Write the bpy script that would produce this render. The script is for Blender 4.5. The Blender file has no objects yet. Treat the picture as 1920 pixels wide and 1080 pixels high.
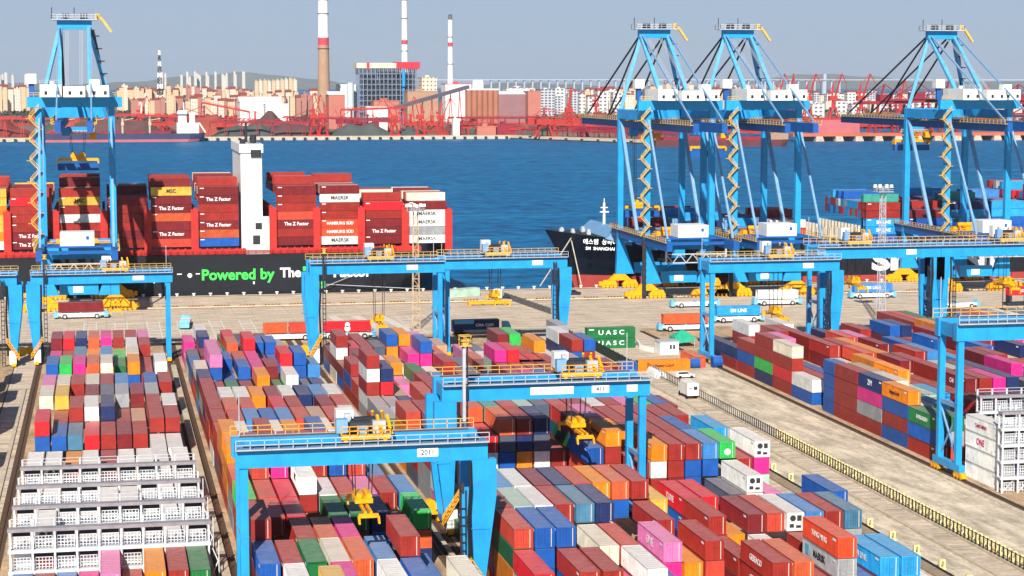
import bpy, math, random
from mathutils import Vector, Matrix
rnd = random.Random(7)
sc = bpy.context.scene
COL = sc.collection
# ------------------------------------------------------------------ camera, sky, sun, exposure
F_PX, YAW, PITCH, CAM_H = 3750.0, math.radians(11.543), math.radians(5.937), 65.0
cam_d = bpy.data.cameras.new('camera'); cam = bpy.data.objects.new('camera', cam_d); COL.objects.link(cam)
cam_d.sensor_width = 36.0; cam_d.lens = F_PX / 1920 * 36.0; cam_d.clip_start = 1.0; cam_d.clip_end = 60000
cam.location = (0, 0, CAM_H); cam.rotation_euler = (math.pi / 2 - PITCH, 0, -YAW)
sc.camera = cam
LD = Vector((0.46, 1.5, -1.0)).normalized()                 # the way the light travels
SUN_EL = math.asin(-LD.z); SUN_AZ = math.atan2(-LD.x, -LD.y)  # azimuth of the sun from +y towards +x
w = bpy.data.worlds.new('World'); sc.world = w; w.use_nodes = True
nt = w.node_tree; bg = nt.nodes['Background']
sky = nt.nodes.new('ShaderNodeTexSky'); sky.sky_type = 'NISHITA'; sky.sun_disc = False
sky.sun_elevation = SUN_EL; sky.sun_rotation = SUN_AZ
sky.air_density = 1.0; sky.dust_density = 0.3; sky.ozone_density = 4.0; sky.altitude = 60
tint = nt.nodes.new('ShaderNodeMix'); tint.data_type = 'RGBA'; 
tcw = nt.nodes.new('ShaderNodeTexCoord'); sxw = nt.nodes.new('ShaderNodeSeparateXYZ'); nt.links.new(tcw.outputs['Generated'], sxw.inputs[0])
rpw = nt.nodes.new('ShaderNodeMapRange'); rpw.inputs[1].default_value = 0.04; rpw.inputs[2].default_value = 0.30; rpw.inputs[3].default_value = 0.75; rpw.inputs[4].default_value = 0.0
nt.links.new(sxw.outputs[2], rpw.inputs[0]); nt.links.new(rpw.outputs[0], tint.inputs[0])     # a pale band of winter haze low in the sky
nt.links.new(sky.outputs['Color'], tint.inputs[6]); tint.inputs[7].default_value = (5.9, 7.9, 11.4, 1)
nt.links.new(tint.outputs[2], bg.inputs['Color']); bg.inputs['Strength'].default_value = 0.05
sun_d = bpy.data.lights.new('sun', 'SUN'); sun = bpy.data.objects.new('sun', sun_d); COL.objects.link(sun)
sun_d.energy = 5.0; sun_d.angle = math.radians(0.5); sun_d.color = (1.0, 0.95, 0.87)
sun.rotation_euler = LD.to_track_quat('-Z', 'Y').to_euler(); sun.location = (-60, -150, 200)
sc.view_settings.view_transform = 'Standard'; sc.view_settings.look = 'None'
sc.view_settings.exposure = 0.36; sc.view_settings.gamma = 1.0
# ------------------------------------------------------------------ helpers
def lin(c):
    return tuple(((x / 255) / 12.92 if x / 255 <= 0.04045 else ((x / 255 + 0.055) / 1.055) ** 2.4) for x in c) + (1.0,)
MATS = {}
def mat(name, rgb, rough=0.6, metal=0.0, var=0.25, scale=0.6, dust=0.0, dustcol=(150, 140, 132), bump=0.0, objrand=0.0, coord='Object', stretch=None, spec=0.35, rust=0.0, rustcol=(104, 66, 48)):
    """procedural paint / stone: base colour broken up by two noises, optional dust on upward faces, per-object variation"""
    if name in MATS: return MATS[name]
    m = bpy.data.materials.new(name); m.use_nodes = True; n = m.node_tree.nodes; l = m.node_tree.links
    b = n['Principled BSDF']; b.inputs['Roughness'].default_value = rough; b.inputs['Metallic'].default_value = metal
    b.inputs['Specular IOR Level'].default_value = spec
    base = lin(rgb)
    tc = n.new('ShaderNodeTexCoord'); mp = n.new('ShaderNodeMapping'); l.new(tc.outputs[coord], mp.inputs['Vector'])
    if stretch: mp.inputs['Scale'].default_value = stretch
    nz = n.new('ShaderNodeTexNoise'); nz.inputs['Scale'].default_value = scale; nz.inputs['Detail'].default_value = 6; nz.inputs['Roughness'].default_value = 0.65
    l.new(mp.outputs[0], nz.inputs['Vector'])
    if objrand:
        oi = n.new('ShaderNodeObjectInfo')
        ad = n.new('ShaderNodeVectorMath'); ad.operation = 'ADD'; l.new(mp.outputs[0], ad.inputs[0])
        ml = n.new('ShaderNodeMath'); ml.operation = 'MULTIPLY'; ml.inputs[1].default_value = 90; l.new(oi.outputs['Random'], ml.inputs[0])
        l.new(ml.outputs[0], ad.inputs[1]); l.new(ad.outputs[0], nz.inputs['Vector'])
    rp = n.new('ShaderNodeMapRange'); rp.inputs[1].default_value = 0.3; rp.inputs[2].default_value = 0.72
    rp.inputs[3].default_value = 1 - var; rp.inputs[4].default_value = 1 + var * 0.55; l.new(nz.outputs['Fac'], rp.inputs[0])
    mx = n.new('ShaderNodeMix'); mx.data_type = 'RGBA'; mx.blend_type = 'MULTIPLY'; mx.inputs[0].default_value = 1
    mx.inputs[6].default_value = base; l.new(rp.outputs[0], mx.inputs[7]); out = mx.outputs[2]
    if objrand:
        hs = n.new('ShaderNodeHueSaturation'); r2 = n.new('ShaderNodeMapRange'); l.new(oi.outputs['Random'], r2.inputs[0])
        r2.inputs[3].default_value = 1 - objrand; r2.inputs[4].default_value = 1 + objrand; l.new(r2.outputs[0], hs.inputs['Value'])
        l.new(out, hs.inputs['Color']); out = hs.outputs[0]
    if dust:
        ge = n.new('ShaderNodeNewGeometry'); sx = n.new('ShaderNodeSeparateXYZ'); l.new(ge.outputs['True Normal'], sx.inputs[0])
        n2 = n.new('ShaderNodeTexNoise'); n2.inputs['Scale'].default_value = scale * 1.7; n2.inputs['Detail'].default_value = 5
        l.new(nz.inputs['Vector'].links[0].from_socket, n2.inputs['Vector'])
        mr = n.new('ShaderNodeMapRange'); mr.inputs[1].default_value = 0.75; mr.inputs[2].default_value = 0.97; l.new(sx.outputs[2], mr.inputs[0])
        m2 = n.new('ShaderNodeMapRange'); m2.inputs[1].default_value = 0.3; m2.inputs[2].default_value = 0.75; m2.inputs[3].default_value = dust * 0.65; m2.inputs[4].default_value = min(1, dust * 1.3); l.new(n2.outputs['Fac'], m2.inputs[0])
        mm = n.new('ShaderNodeMath'); mm.operation = 'MULTIPLY'; l.new(mr.outputs[0], mm.inputs[0]); l.new(m2.outputs[0], mm.inputs[1])
        md = n.new('ShaderNodeMix'); md.data_type = 'RGBA'; l.new(mm.outputs[0], md.inputs[0]); l.new(out, md.inputs[6]); md.inputs[7].default_value = lin(dustcol); out = md.outputs[2]
    if rust:
        mr_ = n.new('ShaderNodeMapping'); mr_.inputs['Scale'].default_value = (1, 1, .35); l.new(nz.inputs['Vector'].links[0].from_socket, mr_.inputs[0])
        n3 = n.new('ShaderNodeTexNoise'); n3.inputs['Scale'].default_value = scale * 5; n3.inputs['Detail'].default_value = 7; n3.inputs['Roughness'].default_value = .7; l.new(mr_.outputs[0], n3.inputs['Vector'])
        r3_ = n.new('ShaderNodeMapRange'); r3_.inputs[1].default_value = .57; r3_.inputs[2].default_value = .72; r3_.inputs[4].default_value = rust; l.new(n3.outputs['Fac'], r3_.inputs[0])
        m3_ = n.new('ShaderNodeMix'); m3_.data_type = 'RGBA'; l.new(r3_.outputs[0], m3_.inputs[0]); l.new(out, m3_.inputs[6]); m3_.inputs[7].default_value = lin(rustcol); out = m3_.outputs[2]
    l.new(out, b.inputs['Base Color'])
    if bump:
        bp = n.new('ShaderNodeBump'); bp.inputs['Strength'].default_value = bump; l.new(nz.outputs['Fac'], bp.inputs['Height']); l.new(bp.outputs[0], b.inputs['Normal'])
    MATS[name] = m
    return m

class MB:
    """collects shapes, then links them as ONE mesh object"""
    def __init__(s): s.v = []; s.f = []; s.mi = []; s.m = 0
    def add(s, vs, fs):
        o = len(s.v); s.v += [tuple(p) for p in vs]; s.f += [tuple(i + o for i in f) for f in fs]; s.mi += [s.m] * len(fs); return s
    def box(s, x0, y0, z0, x1, y1, z1):
        return s.add([(x0, y0, z0), (x1, y0, z0), (x1, y1, z0), (x0, y1, z0), (x0, y0, z1), (x1, y0, z1), (x1, y1, z1), (x0, y1, z1)],
                     [(3, 2, 1, 0), (4, 5, 6, 7), (0, 1, 5, 4), (1, 2, 6, 5), (2, 3, 7, 6), (3, 0, 4, 7)])
    def hexa(s, lo, hi):      # two quads (counter-clockwise from above)
        return s.add(list(lo) + list(hi), [(3, 2, 1, 0), (4, 5, 6, 7), (0, 1, 5, 4), (1, 2, 6, 5), (2, 3, 7, 6), (3, 0, 4, 7)])
    def bar(s, p, q, w, h=None):
        h = h or w; p = Vector(p); q = Vector(q); d = (q - p).normalized()
        up = Vector((0, 0, 1)) if abs(d.z) < 0.98 else Vector((0, 1, 0))
        a = d.cross(up).normalized() * (w / 2); b = a.cross(d).normalized() * (h / 2)
        return s.add([p - a - b, p + a - b, p + a + b, p - a + b, q - a - b, q + a - b, q + a + b, q - a + b],
                     [(3, 2, 1, 0), (4, 5, 6, 7), (0, 1, 5, 4), (1, 2, 6, 5), (2, 3, 7, 6), (3, 0, 4, 7)])
    def cyl(s, p, q, r0, r1=None, n=10):
        r1 = r0 if r1 is None else r1; p = Vector(p); q = Vector(q); d = (q - p).normalized()
        up = Vector((0, 0, 1)) if abs(d.z) < 0.98 else Vector((0, 1, 0))
        a = d.cross(up).normalized(); b = a.cross(d).normalized(); vs = []
        for c, r in ((p, r0), (q, r1)):
            for i in range(n):
                t = 2 * math.pi * i / n; vs.append(c + a * (math.cos(t) * r) + b * (math.sin(t) * r))
        fs = [(i, i + n, (i + 1) % n + n, (i + 1) % n) for i in range(n)] + [tuple(range(n)), tuple(range(2 * n - 1, n - 1, -1))]
        return s.add(vs, fs)
    def prism(s, poly, vec):
        n = len(poly); vec = Vector(vec); vs = [Vector(p) for p in poly]; vs += [p + vec for p in vs]
        return s.add(vs, [tuple(range(n - 1, -1, -1)), tuple(range(n, 2 * n))] + [(i, (i + 1) % n, (i + 1) % n + n, i + n) for i in range(n)])
    def rail(s, pts, h=1.1, step=2.0, t=0.07, bars=2):       # handrail with posts along a polyline of floor points
        for a, b in zip(pts, pts[1:]):
            a = Vector(a); b = Vector(b); L = (b - a).length; k = max(1, round(L / step))
            for i in range(k + 1):
                p = a.lerp(b, i / k); s.bar(p, p + Vector((0, 0, h)), t)
            for j in range(bars): z = Vector((0, 0, h * (j + 1) / bars)); s.bar(a + z, b + z, t)
        return s
    def mesh(s, name, mats):
        me = bpy.data.meshes.new(name); me.from_pydata(s.v, [], s.f)
        for m in (mats if isinstance(mats, (list, tuple)) else [mats]): me.materials.append(m)
        if any(s.mi): me.polygons.foreach_set('material_index', s.mi)
        import bmesh
        bm = bmesh.new(); bm.from_mesh(me); bmesh.ops.recalc_face_normals(bm, faces=bm.faces); bm.to_mesh(me); bm.free()
        me.update(); return me
    def build(s, name, mats, parent=None, loc=(0, 0, 0), rz=0):
        return place(name, s.mesh(name, mats), parent, loc, rz)
def place(name, me, parent=None, loc=(0, 0, 0), rz=0):
    o = bpy.data.objects.new(name, me); COL.objects.link(o); o.location = loc; o.rotation_euler = (0, 0, rz)
    if parent: o.parent = parent
    return o
def tag(o, label, cat, group=None, kind=None):
    if label: o['label'] = label
    if cat: o['category'] = cat
    if group: o['group'] = group
    if kind: o['kind'] = kind
    return o
def empty(name, loc, rz=0, label=None, cat=None, group=None):
    return tag(place(name, None, None, loc, rz), label, cat, group)
KIDS = {}
def copy_tree(o, parent=None):
    c = o.copy(); COL.objects.link(c)
    if parent: c.parent = parent
    for ch in list(o.children): copy_tree(ch, c)
    return c
def structure(o): o['kind'] = 'structure'; return o
# text as flat mesh, cached; origin at its centre, height ~1
TXT = {}
def text_mesh(s, m, bold=0.0, ext=0.01, shear=0.0):
    k = (s, m.name, bold, shear)
    if k in TXT: return TXT[k]
    c = bpy.data.curves.new('lettering', 'FONT'); c.body = s; c.align_x = 'CENTER'; c.align_y = 'CENTER'; c.offset = bold; c.extrude = ext; c.shear = shear; c.resolution_u = 3
    o = bpy.data.objects.new('tmp', c); COL.objects.link(o)
    dg = bpy.context.evaluated_depsgraph_get(); me = bpy.data.meshes.new_from_object(o.evaluated_get(dg))
    bpy.data.objects.remove(o); bpy.data.curves.remove(c)
    me.name = 'lettering'; me.materials.clear(); me.materials.append(m); TXT[k] = me
    return me
R_FRONT = Matrix(((1, 0, 0), (0, 0, -1), (0, 1, 0)))         # faces -y
R_SIDE = Matrix(((0, 0, -1), (-1, 0, 0), (0, 1, 0)))         # faces -x
def put_text(s, m, parent, loc, size, face='side', bold=0.02, width=1.0, name='lettering'):
    o = bpy.data.objects.new(name, text_mesh(s, m, bold)); COL.objects.link(o); o.parent = parent
    o.location = loc; o.rotation_euler = (R_SIDE if face == 'side' else R_FRONT).to_euler(); o.scale = (size * width, size, 1)
    return o
# ------------------------------------------------------------------ materials
BLUE = mat('crane_blue', (34, 158, 224), 0.42, var=0.2, scale=0.3, dust=0.3, dustcol=(120, 185, 225), rust=.35, rustcol=(70, 96, 120))
BLUE2 = mat('crane_grey_blue', (120, 165, 205), 0.5, var=0.2, scale=0.5)
YEL = mat('machine_yellow', (245, 172, 10), 0.5, var=0.25, scale=1.2)
YRAIL = mat('rail_yellow', (222, 178, 80), 0.6, var=0.15)
WHITE = mat('white_paint', (238, 238, 232), 0.5, var=0.12, scale=0.4)
GREY = mat('galvanised', (186, 190, 196), 0.55, var=0.2, scale=0.8)
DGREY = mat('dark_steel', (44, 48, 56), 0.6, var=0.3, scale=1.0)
BLACK = mat('black_rubber', (24, 24, 28), 0.7, var=0.3)
RAILST = mat('rusty_steel', (96, 62, 44), 0.7, var=0.4, scale=2)
CONC = mat('concrete_edge', (205, 190, 166), 0.9, var=0.3, scale=0.5, bump=0.1)
WTXT = mat('white_lettering', (245, 245, 245), 0.6, var=0.05)
BTXT = mat('dark_lettering', (22, 26, 40), 0.6, var=0.05)
GTXT = mat('green_lettering', (70, 225, 90), 0.6, var=0.05)
CTXT = mat('pink_lettering', (225, 20, 120), 0.6, var=0.05)
RTXT = mat('red_lettering', (190, 30, 50), 0.6, var=0.05)
LTXT = mat('pale_blue_lettering', (90, 190, 225), 0.6, var=0.05)
# ------------------------------------------------------------------ ground, quay, water
def ground_mat(name, rgb, lines=True, streak=(0.05, 0.02, 1)):
    m = mat(name, rgb, 0.92, var=0.2, scale=0.9, bump=0.06, spec=0.2)
    n = m.node_tree.nodes; l = m.node_tree.links; b = n['Principled BSDF']; src = b.inputs['Base Color'].links[0].from_socket
    tc = n.new('ShaderNodeTexCoord'); mp = n.new('ShaderNodeMapping'); mp.inputs['Scale'].default_value = streak; l.new(tc.outputs['Object'], mp.inputs[0])
    nz = n.new('ShaderNodeTexNoise'); nz.inputs['Scale'].default_value = 3.0; nz.inputs['Detail'].default_value = 8; nz.inputs['Roughness'].default_value = 0.7; l.new(mp.outputs[0], nz.inputs['Vector'])
    r = n.new('ShaderNodeMapRange'); r.inputs[1].default_value = 0.36; r.inputs[2].default_value = 0.6; r.inputs[3].default_value = 0.58; r.inputs[4].default_value = 1.14; l.new(nz.outputs['Fac'], r.inputs[0])
    mx = n.new('ShaderNodeMix'); mx.data_type = 'RGBA'; mx.blend_type = 'MULTIPLY'; mx.inputs[0].default_value = 1; l.new(src, mx.inputs[6]); l.new(r.outputs[0], mx.inputs[7]); out = mx.outputs[2]
    if lines:
        br = n.new('ShaderNodeTexBrick'); br.offset = 0; br.inputs['Scale'].default_value = 1; br.inputs['Brick Width'].default_value = 5; br.inputs['Row Height'].default_value = 5; br.inputs['Mortar Size'].default_value = 0.06
        br.inputs['Color1'].default_value = (1, 1, 1, 1); br.inputs['Color2'].default_value = (0.93, 0.93, 0.93, 1); br.inputs['Mortar'].default_value = (0.7, 0.7, 0.7, 1); l.new(tc.outputs['Object'], br.inputs['Vector'])
        m2 = n.new('ShaderNodeMix'); m2.data_type = 'RGBA'; m2.blend_type = 'MULTIPLY'; m2.inputs[0].default_value = 1; l.new(out, m2.inputs[6]); l.new(br.outputs['Color'], m2.inputs[7]); out = m2.outputs[2]
    l.new(out, b.inputs['Base Color']); return m
G_APRON = ground_mat('apron_concrete', (222, 202, 178), True, (0.03, 0.22, 1))
G_YARD = ground_mat('yard_concrete', (204, 172, 136), True, (0.1, 0.03, 1))
G_ROAD = ground_mat('road_concrete', (228, 210, 184), True, (0.12, 0.03, 1))
G_LAND = ground_mat('far_ground', (150, 120, 105), False, (0.004, 0.01, 1))
QY = 607.0                                                    # quay edge
def sheet(name, x0, y0, x1, y1, z, m, thick=None):
    b = MB()
    if thick: b.box(x0, y0, z - thick, x1, y1, z)
    else: b.add([(x0, y0, z), (x1, y0, z), (x1, y1, z), (x0, y1, z)], [(0, 1, 2, 3)])
    return structure(b.build(name, m))
sheet('ground', -600, -60, 900, QY, 0.0, G_APRON, 8.0)
for x0, x1 in ((-14.6, 13.4), (16.6, 43.9), (47.2, 75.5), (77.2, 104.3), (-49, -21.0), (137.4, 165.6)):
    sheet('yard_paving', x0, -20, x1, 505, 0.004, G_YARD)
sheet('road', 108.6, -20, 113.6, 432, 0.004, G_ROAD); sheet('road', 119.5, -20, 134.0, 427, 0.004, G_ROAD)
# water
wm = bpy.data.materials.new('sea_water'); wm.use_nodes = True
n = wm.node_tree.nodes; l = wm.node_tree.links; b = n['Principled BSDF']; b.inputs['Roughness'].default_value = 0.45; b.inputs['Specular IOR Level'].default_value = 0.06
tc = n.new('ShaderNodeTexCoord')
def wnoise(sx, sy, sca, det=4):
    mp = n.new('ShaderNodeMapping'); mp.inputs['Scale'].default_value = (sx, sy, 1); l.new(tc.outputs['Object'], mp.inputs[0])
    z = n.new('ShaderNodeTexNoise'); z.inputs['Scale'].default_value = sca; z.inputs['Detail'].default_value = det; l.new(mp.outputs[0], z.inputs['Vector']); return z
z1 = wnoise(0.05, 0.05, 2.2, 9); z2 = wnoise(0.0018, 0.03, 2.0, 4); z3 = wnoise(0.6, 0.6, 1.2, 4)
cr = n.new('ShaderNodeValToRGB'); cr.color_ramp.elements[0].position = 0.32; cr.color_ramp.elements[0].color = lin((0, 70, 116)); cr.color_ramp.elements[1].position = 0.72; cr.color_ramp.elements[1].color = lin((0, 126, 184)); l.new(z1.outputs['Fac'], cr.inputs[0])
c2 = n.new('ShaderNodeValToRGB'); c2.color_ramp.elements[0].position = 0.54; c2.color_ramp.elements[0].color = (0, 0, 0, 1); c2.color_ramp.elements[1].position = 0.75; c2.color_ramp.elements[1].color = (0.8, 0.8, 0.8, 1); l.new(z2.outputs['Fac'], c2.inputs[0])
mx = n.new('ShaderNodeMix'); mx.data_type = 'RGBA'; l.new(c2.outputs[0], mx.inputs[0]); l.new(cr.outputs[0], mx.inputs[6]); mx.inputs[7].default_value = lin((34, 142, 190)); l.new(mx.outputs[2], b.inputs['Base Color'])
bp = n.new('ShaderNodeBump'); bp.inputs['Strength'].default_value = 0.5; bp.inputs['Distance'].default_value = 0.6; l.new(z3.outputs['Fac'], bp.inputs['Height']); l.new(bp.outputs[0], b.inputs['Normal'])
sheet('water', -9000, QY - 5, 14000, 18000, -4.0, wm)
# ------------------------------------------------------------------ shipping containers
PAL = {  # code: (rgb, words)
 'r': ((158, 44, 36), 'brick red'), 'm': ((122, 30, 36), 'maroon'), 'R': ((214, 32, 44), 'bright red'), 's': ((196, 70, 52), 'salmon red'), 'd': ((206, 92, 52), 'rust orange'),
 'o': ((240, 136, 22), 'orange'), 'O': ((226, 76, 40), 'orange red'), 'b': ((20, 88, 172), 'blue'), 'n': ((26, 46, 96), 'navy blue'), 'l': ((62, 132, 196), 'steel blue'), 'L': ((38, 158, 222), 'sky blue'),
 'z': ((70, 122, 152), 'weathered teal blue'), 't': ((60, 158, 142), 'teal'), 'g': ((24, 112, 60), 'dark green'), 'G': ((44, 190, 82), 'lime green'), 'h': ((176, 206, 186), 'pale green'),
 'p': ((222, 40, 134), 'magenta'), 'P': ((228, 120, 176), 'pale pink'), 'w': ((234, 234, 228), 'white'), 'c': ((224, 216, 194), 'cream'), 'y': ((158, 162, 166), 'grey'),
 'a': ((196, 156, 120), 'tan'), 'k': ((80, 90, 108), 'slate grey'), 'Y': ((226, 180, 70), 'yellow')}
PAINT = {k: mat('paint_' + v[1].replace(' ', '_'), v[0], 0.5, var=0.28, scale=0.55, dust=0.62, dustcol=tuple(int(0.42 * x + 0.58 * y) for x, y in zip(v[0], (206, 178, 170))), objrand=0.15, rust=.72) for k, v in PAL.items()}
ROD = mat('locking_rod_steel', (226, 214, 196), 0.5, var=0.15)
FAN = mat('cooling_unit_dark', (52, 54, 58), 0.6, var=0.3, scale=3)
CW, CT = 2.44, 2.6                                            # container width, tier height
_cm = {}
def container_mesh(col, L, H=2.5, fine=True):
    k = (col, round(L, 2), round(H, 2), fine)
    if k in _cm: return _cm[k]
    b = MB(); x = CW / 2
    if not fine: b.box(-x, 0, 0, x, L, H)
    else:
        p = 0.14
        for sx in (-x, x):                                    # corner posts and rails
            a0, a1 = (sx, sx + p) if sx < 0 else (sx - p, sx)
            b.box(a0, 0, 0, a1, p, H); b.box(a0, L - p, 0, a1, L, H)
            b.box(a0, p, 0, a1, L - p, 0.16); b.box(a0, p, H - 0.1, a1, L - p, H)
        b.box(-x + p, L - p, 0, x - p, L - 0.02, H - 0.01); b.box(-x + p, 0, 0, x - p, p, 0.14); b.box(-x + p, 0, H - 0.14, x - p, p, H)
        n = max(8, int(L / 0.42)); st = (L - 2 * p) / n; prof = []
        for i in range(n):
            y = p + i * st; prof += [(y, .015), (y + st * .3, .015), (y + st * .5, .075), (y + st * .8, .075)]
        prof.append((L - p, .015))
        for s in (-1, 1):                                     # corrugated sides
            vs = []; 
            for y, d in prof: vs += [(s * (x - d), y, 0.16), (s * (x - d), y, H - 0.1)]
            b.add(vs, [(2 * i, 2 * i + 2, 2 * i + 3, 2 * i + 1) for i in range(len(prof) - 1)])
        vs = []; n2 = int(L / 0.9); st = (L - 2 * p) / n2; pr = []
        for i in range(n2): y = p + i * st; pr += [(y, H - .03), (y + st * .45, H - .03), (y + st * .55, H - .06), (y + st * .9, H - .06)]
        pr.append((L - p, H - .03))
        for y, z in pr: vs += [(-x + p, y, z), (x - p, y, z)]
        b.add(vs, [(2 * i, 2 * i + 1, 2 * i + 3, 2 * i + 2) for i in range(len(pr) - 1)])
        b.box(-x + p, 0.2, 0.02, x - p, 0.24, H - 0.1)        # inner back of the door opening
    _cm[k] = b.mesh('container_body', PAINT[col]); return _cm[k]
_dm = {}
def door_meshes(col, H=2.5, reefer=False):
    k = (col, reefer)
    if k in _dm: return _dm[k]
    d = MB(); r = MB(); x = CW / 2 - 0.15
    if reefer:
        d.box(-x, 0.03, 0.15, x, 0.19, H - 0.15)
        r.cyl((-.35, 0.03, 1.72), (-.35, -.01, 1.72), .42, n=14); r.box(.25, -.01, 1.35, .85, 0.03, 2.1); r.box(-.8, -.01, .45, -.2, 0.03, .95); r.box(.1, -.01, .4, .8, 0.03, .75)
        res = (d.mesh('refrigeration_unit', PAINT[col]), r.mesh('fan_grille', FAN))
    else:
        for s in (-1, 1):
            a, c = sorted((s * 0.02, s * x)); d.box(a, 0.05, 0.15, c, 0.19, H - 0.15)
            for zz in (.55, 1.1, 1.65, 2.15): d.box(a + .06, 0.02, zz, c - .06, 0.05, zz + .1)
        for xx in (-.78, -.32, .32, .8): (r if xx > .7 else d).cyl((xx, .0, .12), (xx, .0, H - .12), .05 if xx > .7 else .04, n=6)
        res = (d.mesh('door', PAINT[col]), r.mesh('locking_bar', ROD))
    _dm[k] = res; return res
LOGO = {'HL': ('Hapag-Lloyd', BTXT, .95), 'UASC': ('U A S C', WTXT, 1.5), 'ONE': ('ONE', WTXT, 1.6), 'ONEm': ('ONE', CTXT, 1.5), 'KL': ('K LINE', WTXT, 1.3), 'MSK': ('MAERSK', BTXT, 1.2), 'YML': ('YANG MING', WTXT, 1.0), 'YMr': ('YANG MING', RTXT, .8),
        'ZIM': ('ZIM', WTXT, 1.4), 'EVG': ('EVERGREEN', WTXT, .95), 'SML': ('SM LINE', WTXT, 1.1), 'TEX': ('tex', WTXT, 1.5), 'SITC': ('SITC', BTXT, 1.1), 'COS': ('COSCO', WTXT, 1.1), 'GES': ('GESEACO', WTXT, 1.1), 'DJS': ('DJS', WTXT, 1.1), 'CAI': ('CAI', WTXT, 1.2), 'HS': ('HAMBURG S\u00dcD', WTXT, 1.05), 'MSC': ('MSC', BTXT, 1.3)}
CONT = []      # every container: dict(x,y,z,col,L,zone,row,bay,tier,n,score,logo)
def add_cont(**k): CONT.append(k); return k
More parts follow.
